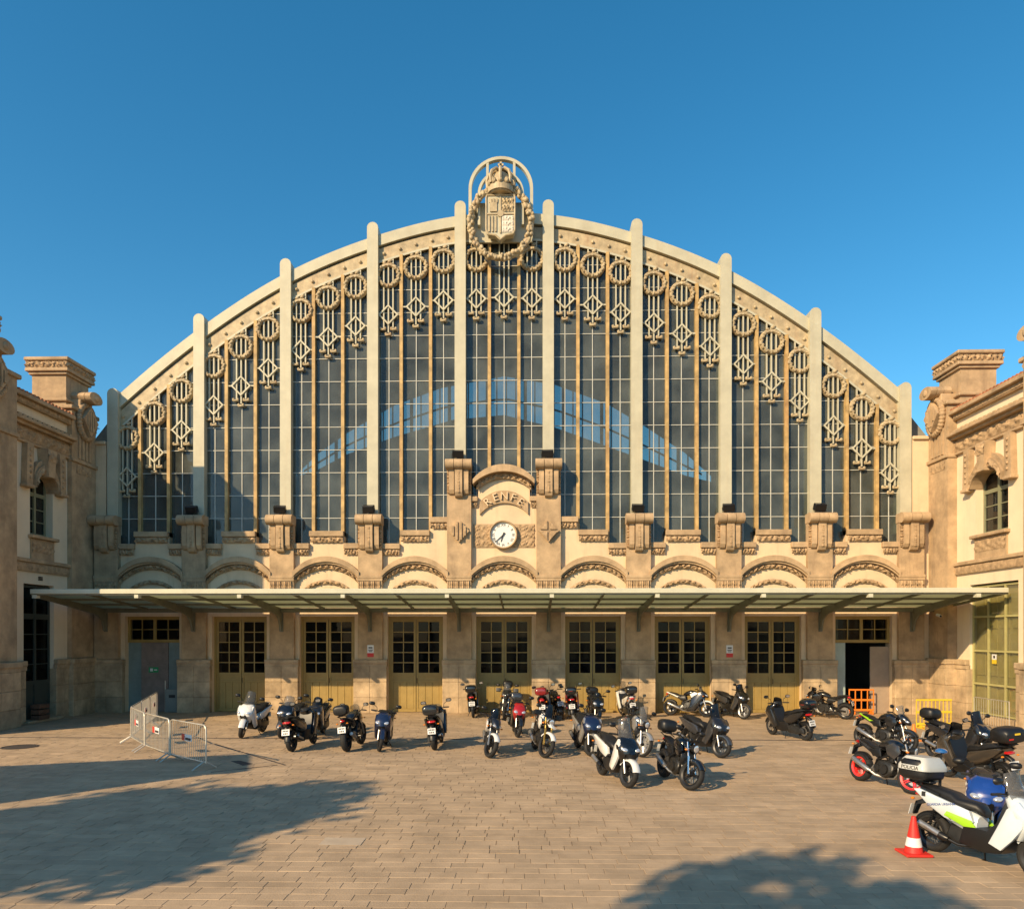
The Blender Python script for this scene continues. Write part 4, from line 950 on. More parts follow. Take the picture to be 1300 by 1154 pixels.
def scooter(label, near, px, py, head, body=P_BLACK, accent=None, style='maxi', scr=('c', .42), case=None, case_m=None, st=12, lean=5, rimm=DRIM, seat=SEATM, group='parked scooters', xy=None, lid=None, mir=None):
    wb = 1.46 if style == 'maxi' else 1.34; r = .29 if style == 'maxi' else .285; w = .12 if style == 'maxi' else .10
    if style == 'sh': r = .31; w = .095
    hw = wb/2; d = Vector((cos(R(head)), sin(R(head))))
    g = Vector(xy if xy else ground(px, py)); c = g - d*hw if near == 'f' else g + d*hw
    root = thing('scooter', label, 'scooter', (c.x, c.y, .006), R(head), group, R(-lean))
    ac = accent or body; M = steer(hw, r, hw-.27, 1.0, st); F = hw; k = 1.0 if style == 'maxi' else .84; sty = style
    wheel(root, F, r, w, rimm, 5, M); wheel(root, -hw, r*.97, w*1.1, rimm, 5)
    part(root, 'fork', ('sfork', sty), lambda m: [m.tube([(F, s*w*.85, r), (F-.10, s*w*.85, r+.27)], .022, 8) for s in (-1, 1)], ALLOY, 45, M)
    part(root, 'front_fender', ('sfend', sty), lambda m: fender(m, F, r, w*.72, 15, 150), ac, 45, M)
    part(root, 'front_cowl', ('scowl', sty), lambda m: m.loftz([(.46, F-.22, .05, .12*k), (.58, F-.16, .10, .19*k), (.68, F-.10, .16, .24*k), (.80, F-.13, .19, .26*k), (.90, F-.19, .18, .25*k), (.99, F-.27, .14, .20*k), (1.04, F-.30, .08, .14*k)], 16, 2.5), body)
    part(root, 'chin_insert', ('schin', sty), lambda m: m.slab([(F+.03, .60), (F+.075, .70), (F+.03, .73), (F-.10, .66), (F-.10, .56)], .10*k, .03), BLACK)
    part(root, 'brake_hose', ('shose', sty), lambda m: m.tube([(F-.30, .16, 1.03), (F-.12, .17, .85), (F-.08, .12, .55), (F-.02, .10, r+.05)], .006, 5), RUBBER, 45, M)
    part(root, 'brake_caliper', ('scal', sty), lambda m: m.box(F-.14, F-.04, .05, .09, r-.02, r+.08, .01), SATIN, 45, M)
    part(root, 'beak', ('sbeak', sty), lambda m: m.slab([(F+.10, .70), (F+.02, .86), (F-.10, .98), (F-.16, .96), (F-.05, .78), (F+.02, .66)], .06, .02), body)
    for s in (-1, 1):
        part(root, 'headlight', ('shl', sty, s), lambda m: m.loftx([(F-.02, .80, .05, .02), (F+.01, .79, .075, .04), (F+.055, .775, .055, .03), (F+.07, .77, .02, .01)], 12, 2., s*.135*k), LAMP)
        part(root, 'side_fairing', ('sside', sty, s), lambda m: m.slab([(F-.06, .88), (F-.16, .98), (F-.30, .86), (F-.42, .58), (F-.52, .36), (F-.36, .30), (F-.22, .46), (F-.10, .64)], .035, .014, s*.215*k), ac)
        part(root, 'side_panel', ('spanel', sty, s), lambda m: m.slab([(-.04, .58), (-.10, .72), (-.45, .80), (-.86, .90), (-.94, .88), (-.72, .70), (-.45, .56), (-.15, .50)], .04, .015, s*.165*k), ac)
        part(root, 'shock_absorber', ('sshock', sty, s), lambda m: [m.tube([(-hw+.02, s*.155, r), (-hw+.10, s*.15, .66)], .016, 8)]+[m.revolve([(.018, z), (.034, z+.01), (.018, z+.02)], (-hw+.02+.08*(z-r)/(.66-r), s*.153, 0), 'z', 10) for z in [r+.09+.03*j for j in range(8)]], SATIN)
        part(root, 'grip', ('sgrip', sty, s), lambda m: m.tube([(F-.37, s*.22, 1.05), (F-.41, s*.35, 1.045)], .019, 8).tube([(F-.30, s*.2, 1.03), (F-.33, s*.34, 1.035)], .007, 5), RUBBER, 45, M)
    part(root, 'floorboard', ('sfloor', sty), lambda m: m.slab([(F-.22, .92), (F-.34, .96), (F-.44, .66), (F-.58, .44 if sty == 'sh' else .50), (-.18, .40 if sty == 'sh' else .52), (-.24, .26), (.1, .2), (F-.40, .24), (F-.26, .42)], .19*k, .03), BLACK)
    part(root, 'tail_body', ('stail', sty), lambda m: m.loftx([(-.02, .52, .13*k, .14), (-.18, .58, .18*k, .18), (-.45, .66, .18*k, .16), (-.72, .76, .14*k, .11), (-.95, .85, .07*k, .05)], 14, 2.6), body)
    part(root, 'seat', ('sseat', sty), lambda m: m.loftx([(.05, .70, .08*k, .05), (-.04, .77, .14*k, .07), (-.30, .79, .17*k, .07), (-.40, .845, .16*k, .08), (-.68, .90, .14*k, .065), (-.88, .925, .09*k, .04), (-.93, .925, .05*k, .02)], 14, 2.8), seat)
    part(root, 'engine_case', ('seng', sty), lambda m: m.slab([(-.05, .28), (-.16, .42), (-.50, .44), (-hw-.10, .38), (-hw-.12, .24), (-.5, .19), (-.2, .2)], .045, .02, .13).slab([(.0, .25), (-.08, .45), (-.42, .48), (-.48, .3), (-.3, .2)], .11, .03), ENGM)
    ex = part(root, 'exhaust', ('sexh', sty), lambda m: m.tube([(.02, -.08, .24), (-.25, -.15, .22), (-.38, -.17, .26)], .022, 8).tube([(-.38, -.18, .27), (-.44, -.185, .28), (-hw-.16, -.20, .42), (-hw-.20, -.20, .43)], [.03, .055, .06, .04], 12), SATIN)
    part(root, 'exhaust_shield', ('sexs', sty), lambda m: m.tube([(-.50, -.205, .31), (-hw-.08, -.22, .415)], .048, 10).disc((-hw-.19, .425), .03, -.23, -.17, 10), ALLOY, 45, parent=ex)
    part(root, 'rear_hugger', ('shug', sty), lambda m: fender(m, -hw, r*.97, w*.65, 60, 175), BLACK)
    part(root, 'grab_rail', ('sgrab', sty), lambda m: m.tube([(-.55, .17*k, .86), (-.85, .15*k, .93), (-1.0, .06, .95), (-1.0, -.06, .95), (-.85, -.15*k, .93), (-.55, -.17*k, .86)], .014, 6), SATIN)
    part(root, 'handlebar', ('sbar', sty), lambda m: m.tube([(F-.41, .36, 1.045), (F-.36, .2, 1.05), (F-.31, .05, 1.02), (F-.31, -.05, 1.02), (F-.36, -.2, 1.05), (F-.41, -.36, 1.045)], .014, 8).loftx([(F-.44, 1.03, .06, .03), (F-.36, 1.06, .15, .045), (F-.24, 1.05, .10, .04)], 12), BLACK, 45, M)
    mirrors(root, F-.33, 1.06, .2, F-.30, 1.24, .33, M, mir)
    if scr:
        part(root, 'windscreen', ('sscr', sty, scr[1]), lambda m: screen_mesh(m, F-.14, .97, F-.14-.42*scr[1], .97+scr[1], .20*k, .15*k), GLASSC if scr[0] == 'c' else GLASSK, 60)
    plate_set(root, -hw-.34, .56, (-.95, .80, .12*k))
    stand(root, -.05)
    if case: topcase(root, -.92, .98, .40, .43, .30, case_m or BLACK, lid)
    return root

def bike(label, near, px, py, head, body=P_BLACK, accent=None, style='naked', scr=None, case=False, case_m=None, st=18, lean=7, rimm=SATIN, forkm=ALLOY, sp=5, tailm=None, lamp='round', xy=None, group='parked motorcycles', lid=None, expm=ALLOY):
    wb = 1.42; r = .312; w = .125; hw = wb/2
    if style == 'adv': r = .325; w = .11; wb = 1.5; hw = .75
    if style == 'retro': r = .32; w = .105
    d = Vector((cos(R(head)), sin(R(head)))); g = Vector(xy if xy else ground(px, py)); c = g - d*hw if near == 'f' else g + d*hw
    root = thing('motorcycle', label, 'motorcycle', (c.x, c.y, .006), R(head), group, R(-lean))
    F = hw; ac = accent or body; M = steer(F, r, F-.30, .95, st); sty = style; up = .08 if style == 'adv' else 0
    wheel(root, F, r, w, rimm, sp, M); wheel(root, -hw, r*.99, w*1.3, rimm, sp)
    hz = 1.0+up
    part(root, 'fork', ('bfork', sty), lambda m: [m.tube([(F, s*.10, r), (F-.12, s*.10, .66+up)], .026, 8).tube([(F-.12, s*.10, .66+up), (F-.245, s*.10, .94+up)], .019, 8) for s in (-1, 1)] + [m.box(F-.28, F-.16, -.13, .13, .80+up, .83+up, .01)], forkm, 45, M)
    part(root, 'front_fender', ('bfend', sty), lambda m: fender(m, F, r, .075, 30, 145), ac, 45, M)
    part(root, 'fuel_tank', ('btank', sty), lambda m: m.loftx([(F-.36, .84+up, .07, .05), (F-.44, .90+up, .15, .095), (F-.62, .92+up, .165, .105), (F-.80, .87+up, .13, .085), (F-.90, .82+up, .08, .05)], 16, 2.5), body)
    for s in (-1, 1):
        part(root, 'tank_shroud', ('bshr', sty, s), lambda m: m.slab([(F-.28, .90+up), (F-.22, .76+up), (F-.36, .62+up), (F-.55, .70+up), (F-.62, .86+up), (F-.45, .94+up)], .025, .01, s*.165), ac)
        part(root, 'side_panel', ('bside', sty, s), lambda m: m.slab([(-.10, .78+up), (-.06, .62), (-.28, .60), (-.42, .74+up)], .025, .01, s*.11), BLACK)
        part(root, 'foot_peg', ('bpeg', s), lambda m: m.tube([(-.20, s*.12, .34), (-.20, s*.27, .34)], .014, 6).slab([(-.14, .44), (-.22, .42), (-.30, .32), (-.18, .30)], .01, .004, s*.14), ALLOY)
        part(root, 'grip', ('bgrip', sty, s), lambda m: m.tube([(F-.38, s*.26, hz+.03), (F-.42, s*.39, hz+.015)], .019, 8).tube([(F-.32, s*.22, hz+.01), (F-.34, s*.37, hz+.01)], .007, 5), RUBBER, 45, M)
        part(root, 'indicator', ('bind', sty, s), lambda m: m.tube([(F-.14, s*.11, .78+up), (F-.14, s*.19, .78+up)], .008, 5).ell((F-.13, s*.21, .78+up), (.035, .03, .022), 8, 5), AMBER, 45, M)
    part(root, 'seat', ('bseat', sty), lambda m: m.loftx([(-.10, .78+up, .09, .03), (-.24, .78+up, .13, .04), (-.40, .80+up, .13, .045), (-.46, .84+up, .11, .045), (-.72, .90+up, .09, .03), (-.78, .91+up, .05, .015)], 14, 2.8), SEATM)
    part(root, 'tail_cowl', ('btail', sty), lambda m: m.loftx([(-.22, .70+up, .10, .05), (-.45, .75+up, .11, .055), (-.70, .84+up, .08, .04), (-.88, .91+up, .04, .02)], 12, 2.5), tailm or ac)
    part(root, 'frame', ('bframe', sty), lambda m: [m.tube([(F-.30, s*.05, .84+up), (F-.45, s*.14, .72), (-.12, s*.15, .55), (-.20, s*.13, .36)], .024, 8).tube([(F-.30, s*.04, .76+up), (F-.36, s*.09, .45), (.10, s*.12, .24), (-.2, s*.12, .3)], .018, 8).tube([(-.12, s*.12, .58), (-.75, s*.08, .84+up)], .015, 6).tube([(-.08, s*.1, .74), (-.5, s*.09, .80+up)], .013, 6) for s in (-1, 1)], SATIN)
    part(root, 'engine', ('beng', sty), lambda m: [m.slab([(F-.44, .30), (F-.40, .46), (F-.52, .56), (-.08, .56), (-.20, .48), (-.20, .27), (.1, .2)], .15, .03)] + [m.disc((x_, z_), q, -.20, .20, 18) for x_, z_, q in ((.10, .38, .10), (-.08, .38, .075))] + [m.box(F-.60, F-.42, -.14, .14, .55+.028*j, .568+.028*j, .004) for j in range(6)] + [m.box(F-.57, F-.45, -.11, .11, .54, .76)], ENGM)
    part(root, 'radiator', ('brad', sty), lambda m: m.box(F-.33, F-.29, -.15, .15, .46, .72, .008), SATIN)
    ex = part(root, 'exhaust', ('bexh', sty), lambda m: [m.tube([(F-.42, y, .60), (F-.32, y, .50), (F-.30, y, .34), (F-.42, y*.8, .22), (0, y*.6, .19)], .019, 8) for y in (-.09, -.03, .03, .09)] + [m.tube([(0, 0, .19), (-.2, -.10, .22), (-.32, -.15, .30)], .03, 8)], ALLOY)
    part(root, 'silencer', ('bsil', sty), lambda m: m.tube([(-.30, -.15, .29), (-.36, -.16, .31), (-.72, -.19, .46), (-.78, -.19, .48)], [.032, .056, .058, .045], 12), expm, 45, parent=ex)
    part(root, 'swingarm', ('bswing', sty), lambda m: [m.slab([(-.16, .44), (-.18, .36), (-hw-.04, r-.03), (-hw-.05, r+.04)], .02, .006, s*.12) for s in (-1, 1)] + [m.tube([(-.25, 0, .42), (-.18, 0, .72)], .04, 8)], SATIN)
    part(root, 'chain_guard', ('bchain', sty), lambda m: m.box(-hw+.04, -.12, .095, .115, r+.055, r+.075).revolve([(.02, .10), (.10, .10), (.10, .108), (.02, .108)], (-hw, 0, r), 'y', 20), ALLOY)
    part(root, 'rear_hugger', ('bhug', sty), lambda m: fender(m, -hw, r*.99, .08, 40, 120), BLACK)
    part(root, 'handlebar', ('bbar', sty), lambda m: m.tube([(F-.42, .41, hz+.012), (F-.37, .24, hz+.035), (F-.30, .12, hz-.03), (F-.29, 0, hz-.05), (F-.30, -.12, hz-.03), (F-.37, -.24, hz+.035), (F-.42, -.41, hz+.012)], .013, 8).box(F-.29, F-.21, -.07, .07, hz-.05, hz+.03, .012), SATIN, 45, M)
    mirrors(root, F-.35, hz+.03, .24, F-.32, hz+.18, .32, M)
    if lamp == 'round':
        part(root, 'headlight', ('bhl', sty), lambda m: m.revolve([(0, -.10), (.05, -.09), (.085, -.03), (.09, .05), (.0, .05)], (F-.10, 0, .84+up), 'x', 16), BLACK, 45, M)
        part(root, 'headlight_lens', ('bhg', sty), lambda m: m.ell((F-.055, 0, .84+up), (.02, .08, .08), 14, 8), LAMP, 60, M)
    else:
        part(root, 'nose_fairing', ('bnose', sty), lambda m: m.loftx([(F-.30, .94+up, .12, .08), (F-.20, .92+up, .14, .12), (F-.08, .86+up, .12, .12), (F+.03, .80+up, .06, .06), (F+.06, .78+up, .02, .02)], 14, 2.2), body, 45, M)
        for s in (-1, 1): part(root, 'headlight', ('bhn', sty, s), lambda m: m.loftx([(F-.06, .84+up, .05, .02), (F-.02, .83+up, .06, .035), (F+.03, .82+up, .03, .02)], 10, 2., s*.065), LAMP, 45, M)
    if style == 'adv':
        part(root, 'beak', ('bbeak',), lambda m: m.slab([(F+.16, .78), (F-.02, .86), (F-.20, .98), (F-.24, .92), (F-.05, .78)], .055, .018), ac, 45, M)
        for s in (-1, 1):
            part(root, 'hand_guard', ('bguard', s), lambda m: m.slab([(F-.28, hz+.07), (F-.26, hz-.05), (F-.33, hz-.08), (F-.35, hz+.06)], .09, .03, s*.34), BLACK, 45, M)
    if style == 'sport':
        for s in (-1, 1): part(root, 'side_fairing', ('bfair', s), lambda m: m.slab([(F-.10, .86), (F-.28, .92), (F-.55, .72), (F-.62, .40), (-.05, .22), (F-.45, .22), (F-.26, .45), (F-.12, .68)], .03, .012, s*.19), body)
    if scr: part(root, 'windscreen', ('bscr', sty, scr[1]), lambda m: screen_mesh(m, F-.10, .93+up, F-.10-.40*scr[1], .93+up+scr[1], .15, .14), GLASSC if scr[0] == 'c' else GLASSK, 60, M)
    plate_set(root, -hw-.30, .62, (-.86, .84+up, .07))
    stand(root, -.12)
    if case: topcase(root, -.80, 1.0+up, .36, .40, .29, case_m or BLACK, lid)
    return root

scooter('white scooter with tall clear windscreen, first in the row from the steel barriers', 'f', 307, 937, -94, P_WHITE, P_WHITE, 'maxi', ('c', .46), st=14)
scooter('black scooter showing chrome headlamps, half hidden behind the red tailed scooter', 'f', 358, 938, -92, P_BLACK, P_GREY, 'maxi', ('c', .34), st=-8)
scooter('black scooter with wide red tail light and round silencer, rear to the plaza', 'r', 371, 954, 84, P_BLACK, P_GUN, 'maxi', None, st=8)
scooter('dark grey scooter with small dark screen, parked beside the red tailed scooter', 'f', 396, 938, -88, P_CHARC, P_GREY, 'sh', ('k', .30), st=18)
bike('black motorcycle with fat rear tyre and high round top case, rear to the plaza', 'r', 441, 954, 87, P_BLACK, P_CHARC, 'naked', ('c', .26), True, st=-8)
scooter('dark navy scooter facing out, between two rear facing black machines', 'f', 482, 954, -86, P_NAVY, P_NAVY, 'sh', None, st=14)
scooter('black scooter with glossy dark top case, rear to the plaza', 'r', 552, 952, 90, P_BLACK, P_CHARC, 'maxi', ('c', .2), True, P_CHARC, st=6)
scooter('black scooter with bright red tail light against the stone pier', 'r', 601, 911, 92, P_BLACK, P_BLACK, 'sh', None, True, P_BLACK, st=0)
bike('dark adventure motorcycle with black top case before the middle door', 'f', 640, 913, -88, P_GUN, P_GREY, 'adv', ('c', .30), True, st=-12, lamp='nose')
bike('black and white motorcycle with smoked screen and white front mudguard', 'f', 622, 962, -86, P_CHARC, P_WHITE, 'naked', ('k', .34), st=26, lamp='nose')
scooter('red scooter with red front shield beside the white adventure motorcycle', 'f', 657, 936, -84, P_RED, P_CHARC, 'sh', None, True, P_GREY, st=10)
scooter('small maroon scooter with red top case before the pier right of the clock door', 'r', 691, 916, 84, P_MAROON, P_CHARC, 'sh', ('c', .2), True, P_MAROON)
bike('white and black adventure motorcycle with dark screen and wire wheels', 'f', 692, 962, -80, P_WHITE, P_WHITE, 'adv', ('k', .36), st=24, rimm=SATIN, sp=28, forkm=GOLD)
bike('black motorcycle squeezed beside the scooter with maroon rear panels', 'r', 712, 913, 100, P_BLACK, P_CHARC, 'naked', None, st=0)
scooter('dark scooter with maroon rear panels and red banded black case by the wall', 'r', 728, 915, 86, P_BLACK, P_MAROON, 'maxi', None, True, P_BLACK, lid=P_RED)
scooter('glossy black scooter with black top case facing out near the wall', 'f', 757, 922, -86, P_BLACK, P_BLACK, 'sh', ('k', .2), True, st=8)
scooter('navy and grey scooter facing out beside the large scooter with white side panels', 'f', 750, 960, -80, P_NAVY, P_SILV, 'maxi', None, st=22)
scooter('white scooter with dark top case against the pier, tall clear screen', 'r', 802, 913, 98, P_WHITE, P_WHITE, 'sh', ('c', .42), True, P_CHARC)
bike('silver retro motorcycle with large pale rimmed front wheel and clear screen', 'f', 815, 961, -80, P_SILV, P_SILV, 'retro', ('c', .38), st=24, rimm=P_SILV, sp=10)
scooter('large black scooter with white side panels and clear screen standing forward of the row', 'f', 797, 1000, -74, P_BLACK, P_WHITE, 'maxi', ('c', .46), st=12)
bike('black motorcycle with big oval top case and round chrome headlight', 'f', 876, 1003, -78, P_BLACK, P_BLACK, 'naked', None, True, st=24, forkm=CHROME)
bike('white and black sports motorcycle parked sideways along the wall', 'r', 851, 908, -28, P_BLACK, P_WHITE, 'sport', ('c', .26), st=10, lamp='nose', tailm=P_WHITE)
scooter('gunmetal touring scooter with smoked screen behind the oval cased motorcycle', 'f', 915, 962, -66, P_GUN, P_GREY, 'maxi', ('k', .40), st=16)
scooter('black touring scooter with dark screen facing out beside the white and black sports motorcycle', 'f', 944, 913, -66, P_BLACK, P_GREY, 'maxi', ('k', .34), st=14, rimm=ALLOY)
scooter('black scooter with red banded top case standing apart before the last olive door', 'r', 1023, 940, 112, P_BLACK, P_CHARC, 'maxi', ('k', .25), True, P_BLACK, st=-10, lid=P_RED)
bike('black motorcycle parked sideways by the open doorway', 'r', 1074, 913, 138, P_BLACK, P_BLACK, 'naked', ('k', .24), st=-10, lamp='nose')
bike('black motorcycle with lime green side panel near the traffic cone', 'f', 1150, 956, -66, P_BLACK, P_GUN, 'naked', ('c', .34), st=10, lamp='nose', tailm=P_LIME)
bike('dark naked motorcycle with bright red wheel rims', 'f', 1158, 1008, -72, P_CHARC, P_GREY, 'naked', None, st=24, rimm=P_REDW, lamp='round')
scooter('black touring scooter with plump oval top case beside the traffic cone', 'r', 1186, 962, -70, P_BLACK, P_GUN, 'maxi', ('k', .36), True, BLACK, st=8)
b27 = scooter('bronze and black crossover scooter with boxy yellow tagged top case', 'r', 1274, 1003, 104, P_BRONZE, P_BRONZE, 'maxi', ('k', .3), False, st=10)
tc = topcase(b27, -.92, 1.0, .46, .56, .34, BLACK); part(b27, 'yellow_tag', ('ytag',), lambda m: m.box(-1.166, -1.15, -.06, .06, 1.19, 1.225), YELLOW, None, parent=tc); part(b27, 'case_reflector', ('crefl',), lambda m: m.box(-1.155, -1.13, .1, .2, 1.10, 1.13), REDL, None, parent=tc)
# police scooters
p1 = scooter('white and lime police scooter with grey top case and blue beacon mast', 'r', 1184, 1080, -63, P_PALE, P_PALE, 'maxi', ('c', .4), False, st=-6, lean=4)
tc = topcase(p1, -.95, 1.0, .46, .56, .34, BLACK, None, 5.)
part(p1, 'case_lid', ('plid',), lambda m: m.loftz([(1.16, -.95, .243, .29), (1.22, -.95, .24, .287), (1.31, -.95, .20, .235), (1.355, -.95, .165, .20)], 24, 6.), mat('pale_grey_lid', (.5, .5, .47), .4, var=.05, coat=.3, obj=True), parent=tc)
o = obj('lettering', text_mesh('POLICIA', .075, .002), DARKT, tc); o.matrix_local = Matrix.Translation((-1.197, 0, 1.195)) @ Matrix.Rotation(R(-90), 4, 'Z') @ Matrix.Rotation(R(84), 4, 'X')
o = obj('lettering', text_mesh('POLICIA', .075, .002), DARKT, tc); o.matrix_local = Matrix.Translation((-.95, -.293, 1.195)) @ Matrix.Rotation(R(84), 4, 'X')
bm_ = part(p1, 'beacon_mast', ('mast',), lambda m: m.tube([(-.80, .20, .86), (-.80, .20, 1.05)], .022, 8).tube([(-.80, .20, 1.05), (-.80, .20, 1.42)], .012, 8), SATIN)
part(p1, 'beacon', ('beac',), lambda m: m.loftz([(1.42, -.80, .05, .05), (1.44, -.80, .085, .085), (1.47, -.80, .085, .085), (1.495, -.80, .05, .05)], 16, 2., .20), mat('blue_beacon_lens', (.02, .12, .35), .15, var=.05, coat=1., obj=True), parent=bm_)
for s in (-1, 1):
    part(p1, 'lime_stripe', ('lime', s), lambda m: m.slab([(.02, .52), (-.05, .60), (-.40, .66), (-.44, .60), (-.15, .50)], .012, .004, s*.212), P_LIME)
    o = obj('lettering', text_mesh('GUARDIA URBANA', .05, .002), P_BLUE, p1); o.matrix_local = Matrix.Translation((-.50, s*.208, .735)) @ Matrix.Rotation(R(-12 if s < 0 else 12)*(-1 if s < 0 else 1)*-1, 4, 'Y') @ (Matrix.Rotation(R(90), 4, 'X') if s < 0 else Matrix.Rotation(PI, 4, 'Z') @ Matrix.Rotation(R(90), 4, 'X'))
    part(p1, 'badge', ('badge', s), lambda m: m.disc((-.34, .60), .045, s*.20-.012, s*.20+.012, 16).box(-.80, -.74, s*.195-.014, s*.195+.014, .80, .87), DARKT)
p2 = scooter('blue police scooter with blue and white checks on its front shield', 'f', 0, 0, -118, P_BLUE, P_BLUE, 'maxi', None, False, st=-14, lean=4, xy=campos(6.98, 11.0))
for s in (-1, 1):
    for i in range(6):
        for j in range(3):
            if (i+j) % 2 == 0:
                z = .42+i*.075; x = .73-.40+i*.042+j*.05-.03
                part(p2, 'white_check', ('chk', s, i, j), lambda m: m.prism([(x, z), (x+.05, z), (x+.08, z+.075), (x+.03, z+.075)], s*.252-.004, s*.252+.004), P_WHITE, None)
    o = obj('lettering', text_mesh('GU', .09, .002), P_WHITE, p2); o.matrix_local = Matrix.Translation((.50, s*.256, .90)) @ (Matrix.Rotation(R(90), 4, 'X') if s < 0 else Matrix.Rotation(PI, 4, 'Z') @ Matrix.Rotation(R(90), 4, 'X'))
# ================================================================ barriers, cones, plastic fences
def barrier(p, q, label):
    a, b = Vector(p), Vector(q); L = (b-a).length; ang = math.atan2(b.y-a.y, b.x-a.x)
    br = thing('crowd_barrier', label, 'barrier', (a.x, a.y, .004), ang, 'steel crowd barriers')
    w = L-.06; h = 1.05
    part(br, 'frame', ('bar_frame', round(w, 2)), lambda m: m.tube([(.03, 0, .16), (.03, 0, h-.1), (.06, 0, h-.03), (.13, 0, h), (w-.1, 0, h), (w-.03, 0, h-.03), (w, 0, h-.1), (w, 0, .16)], .019, 8).tube([(.03, 0, .18), (w, 0, .18)], .016, 6), GALV)
    n = int(w/.105); pm = cached('bar_rod', lambda m: m.tube([(0, 0, .19), (0, 0, h-.02)], .006, 6), 45)
    for k in range(1, n): o = obj('bar', pm, GALV, br); o.location = (.03+(w-.03)*k/n, 0, 0)
    for x in (.10, w-.08): part(br, 'foot', ('bar_foot', round(x, 2)), lambda m: m.tube([(x, -.30, .015), (x, -.05, .17), (x, 0, .19), (x, .05, .17), (x, .30, .015)], .018, 8), GALV)
    part(br, 'sign_plate', ('bar_sign', round(w, 2)), lambda m: m.box(w/2-.26, w/2+.26, -.022, -.012, .60, .76), WHITEP, None)
    part(br, 'red_stripe', ('bar_stripe', round(w, 2)), lambda m: m.box(w/2-.26, w/2-.10, -.024, -.0221, .60, .76), REDP, None)
    part(br, 'black_print', ('bar_print', round(w, 2)), lambda m: m.box(w/2-.07, w/2+.22, -.024, -.0221, .62, .68), DARKT, None)
g = [ground(*p) for p in ((166, 943), (184, 954), (216, 966), (263, 978))]
for k, t in enumerate(('steel crowd barrier at the bend of the barrier line', 'steel crowd barrier between the bend and the end panel', 'steel crowd barrier ending the line beside the dark cable slot')): barrier(g[k], g[k+1], t)
A = Vector(ground(166, 943)); B_ = Vector(ground(200, 914)); dv = (B_-A)/3
for k, t in enumerate(('steel crowd barrier leading back from the bend', 'steel crowd barrier midway towards the shuttered doorway', 'steel crowd barrier closest to the shuttered doorway')): barrier(A+dv*k, A+dv*(k+1)*.995+dv*0, t)
def cone(px, py, label, h=.5, m=ORANGE):
    x, y = ground(px, py); c = thing('traffic_cone', label, 'traffic cone', (x, y, .004))
    MB().box(-.19, .19, -.19, .19, 0, .035, .01).build('base', m, c)
    f = lambda z: .135-(.135-.03)*z/h
    MB().revolve([(0, .036), (f(.036), .036), (f(h*.22), h*.22), (0, h*.22)], (0, 0, 0), 'z', 20).build('lower_skirt', m, c, 45)
    MB().revolve([(0, h*.221), (f(h*.22)+.002, h*.221), (f(h*.45)+.002, h*.45), (0, h*.45)], (0, 0, 0), 'z', 20).build('white_band', WHITEP, c, 45)
    MB().revolve([(0, h*.451), (f(h*.45), h*.451), (.03, h), (0, h)], (0, 0, 0), 'z', 20).build('tip', m, c, 45)
cone(1160, 940, 'orange traffic cone beside the lime panelled motorcycle')
cone(1160, 1084, 'red and white traffic cone behind the white police scooter', .55, REDP)
def plastic_fence(name, x, y, rz, m, label, W_=1.0, H_=1.0, nx=4, pw=.035):
    pf = thing(name, label, 'barrier', (x, y, .004), rz)
    k = MB(); k.box(0, W_, -.02, .02, H_-.06, H_, .008); k.box(0, W_, -.02, .02, .12, .2, .008); k.box(.0001, W_-.0001, -.018, .018, H_*.52, H_*.60, .008); k.build('rail', m, pf)
    for j in range(nx+1): MB().box(W_*j/nx*.965-.0, W_*j/nx*.965+pw, -.016, .016, .2, H_-.06).build('post', m, pf)
    for a in (.12, W_-.16): MB().box(a, a+.06, -.22, .22, 0, .12, .01).build('foot', m, pf)
mx = m8-w8+.52
plastic_fence('plastic_barrier', mx, -.05, 0, ORANGE, 'orange plastic barrier across the open doorway', 1.0, 1.0, 4)
gx, gy = ground(1163, 925); plastic_fence('plastic_barrier', gx, gy, R(4), YELLOW, 'yellow barrier against the wall behind the traffic cone', 1.25, 1.0, 9, .016)
rl = thing('low_railing', 'thin grey railing in front of the tall glazed screen', 'railing', TR(3.7, -.75, .0), R(-90))
MB().tube([(0, 0, 0), (0, 0, 1.0), (1.9, 0, 1.0), (1.9, 0, 0)], .018, 8).build('rail', GALV, rl)
for j in range(1, 14): MB().tube([(1.9*j/14, 0, .1), (1.9*j/14, 0, 1.0)], .007, 6).build('bar', GALV, rl)
MB().tube([(0, 0, .1), (1.9, 0, .1)], .012, 6).build('lower_rail', GALV, rl)
# cabinet in the shaded doorway
cb = thing('wooden_crate', 'low brown wooden crate inside the dark doorway of the shaded wing', 'crate', TL(3.5, -.05, .1))
for z in (0, .2, .4): MB().box(-.02, .32, -.28, .28, z, z+.16, .01).build('board', mat('crate_wood', (.14, .07, .04), .8, var=.3, scale=6), cb)
eb = thing('switch_cabinet', 'grey green metal cabinet with dark vent beside the shuttered doorway', 'cabinet', (m0+w0-.28, .02, .0))
MB().box(-.28, .28, -.12, .12, 0, .95, .015).build('body', mat('cabinet_grey', (.20, .22, .20), .5, var=.1), eb); MB().box(-.12, .14, -.124, -.1201, .60, .72).build('vent', DARKT, eb); MB().tube([(-.3, -.05, 0), (-.3, -.05, 1.3)], .02, 8).build('post', GALV, eb)

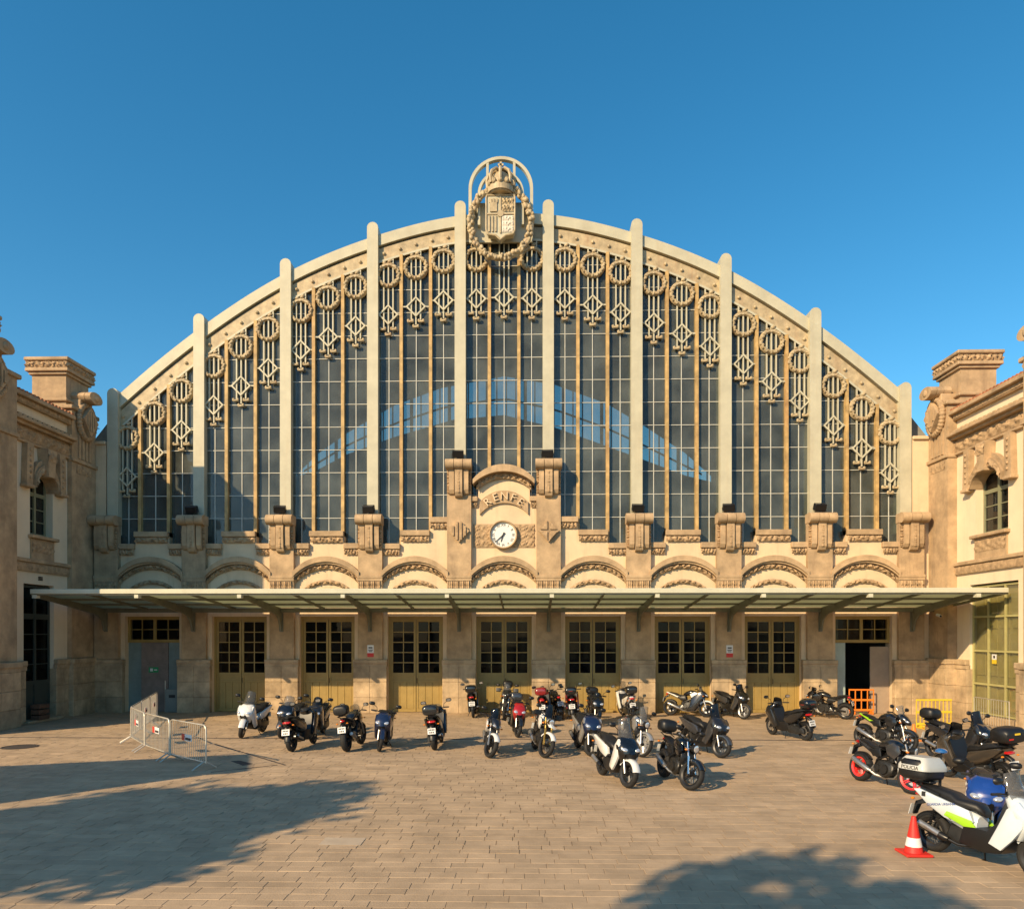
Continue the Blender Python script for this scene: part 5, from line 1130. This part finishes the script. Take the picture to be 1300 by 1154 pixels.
# ================================================================ trees, and an added shade block, outside the frame (their shade falls on the forecourt)
LEAF = mat('leaf_green', (.06, .10, .025), .6, var=.35, scale=1.5); BARK = mat('plane_bark', (.22, .18, .12), .9, var=.3, scale=3, bump=.4, bscale=12)
def tree(x, y, h, rad, seed, label, n=5200):
    r = random.Random(seed); t = thing('plane_tree', label, 'tree', (x, y, -.05), 0, 'street trees around the forecourt')
    mb = MB(); mb.tube([(0, 0, 0), (.1, 0, h*.2), (0, .1, h*.45), (.1, 0, h*.75)], [.28, .22, .17, .06], 10)
    cl = []
    for k in range(9):
        a = 2*PI*k/9+r.random()*.5; e = r.uniform(.25, .8); q = rad*r.uniform(.5, .9); p = (cos(a)*q, sin(a)*q, h*(.48+e*.45))
        mb.tube([(0, .05, h*(.3+.3*e)), (p[0]*.5, p[1]*.5, (h*(.3+.3*e)+p[2])/2+.3), p], [.1, .06, .02], 6); cl.append(p)
        for _ in range(3): cl.append((p[0]*r.uniform(.4, 1.15)+r.uniform(-.8, .8), p[1]*r.uniform(.4, 1.15)+r.uniform(-.8, .8), p[2]+r.uniform(-.9, 1.2)))
    mb.build('trunk', BARK, t, 50)
    lf = MB(); vs = []; fs = []
    for k in range(n):
        c = cl[r.randrange(len(cl))]; s = rad*.17
        p = Vector((c[0]+r.gauss(0, s), c[1]+r.gauss(0, s), c[2]+r.gauss(0, s*.8)))
        u = Vector((r.gauss(0, 1), r.gauss(0, 1), r.gauss(0, .5))).normalized()*.15; v = u.orthogonal().normalized()*.11
        o = len(vs); vs += [tuple(p-u), tuple(p+v), tuple(p+u), tuple(p-v)]; fs.append((o, o+1, o+2, o+3))
    lf.add(vs, fs); me = bpy.data.meshes.new('crown'); me.from_pydata(lf.v, [], lf.f); obj('crown', me, LEAF, t)
def caster(px, py, z):                               # where a thing of height z stands whose shade falls on that paving spot
    gx, gy = ground(px, py); k = z/-SUN.z; return gx-SUN.x*k, gy-SUN.y*k
x, y = caster(60, 1062, 8.0); tree(x, y, 10.5, 2.6, 1, 'leafy plane tree left of the forecourt, its shade on the paving')
x, y = caster(270, 1040, 8.5); tree(x, y, 10.5, 1.9, 2, 'leafy plane tree whose shade tips reach the middle paving', 3800)
x, y = caster(1135, 1080, 12.5); tree(x, y, 14.5, 1.7, 4, 'leafy plane tree behind the photographer, shading paving by the police scooter', 3600)
# unseen flat roofed block, added so its straight eave shades the left paving
x, y = caster(120, 975, 5.6)
gh = thing('shade_block', 'unseen flat roofed plaster block left of the forecourt, added for its straight shadow', 'building', (x, y, -.03), R(20))
MB().box(-4.6, 3.4, -1.3, .9, 0, 5.3).build('wall', PLASTER, gh); MB().box(-4.8, 3.6, -1.5, 1.1, 5.3, 5.6, .03).build('roof', STONE, gh)
MB().box(1.0, 2.0, .9, .96, .1, 2.3).build('door', OLIVE, gh); MB().box(-1.6, .2, .9, .95, 1.1, 2.4).build('window', GLASSW, gh)
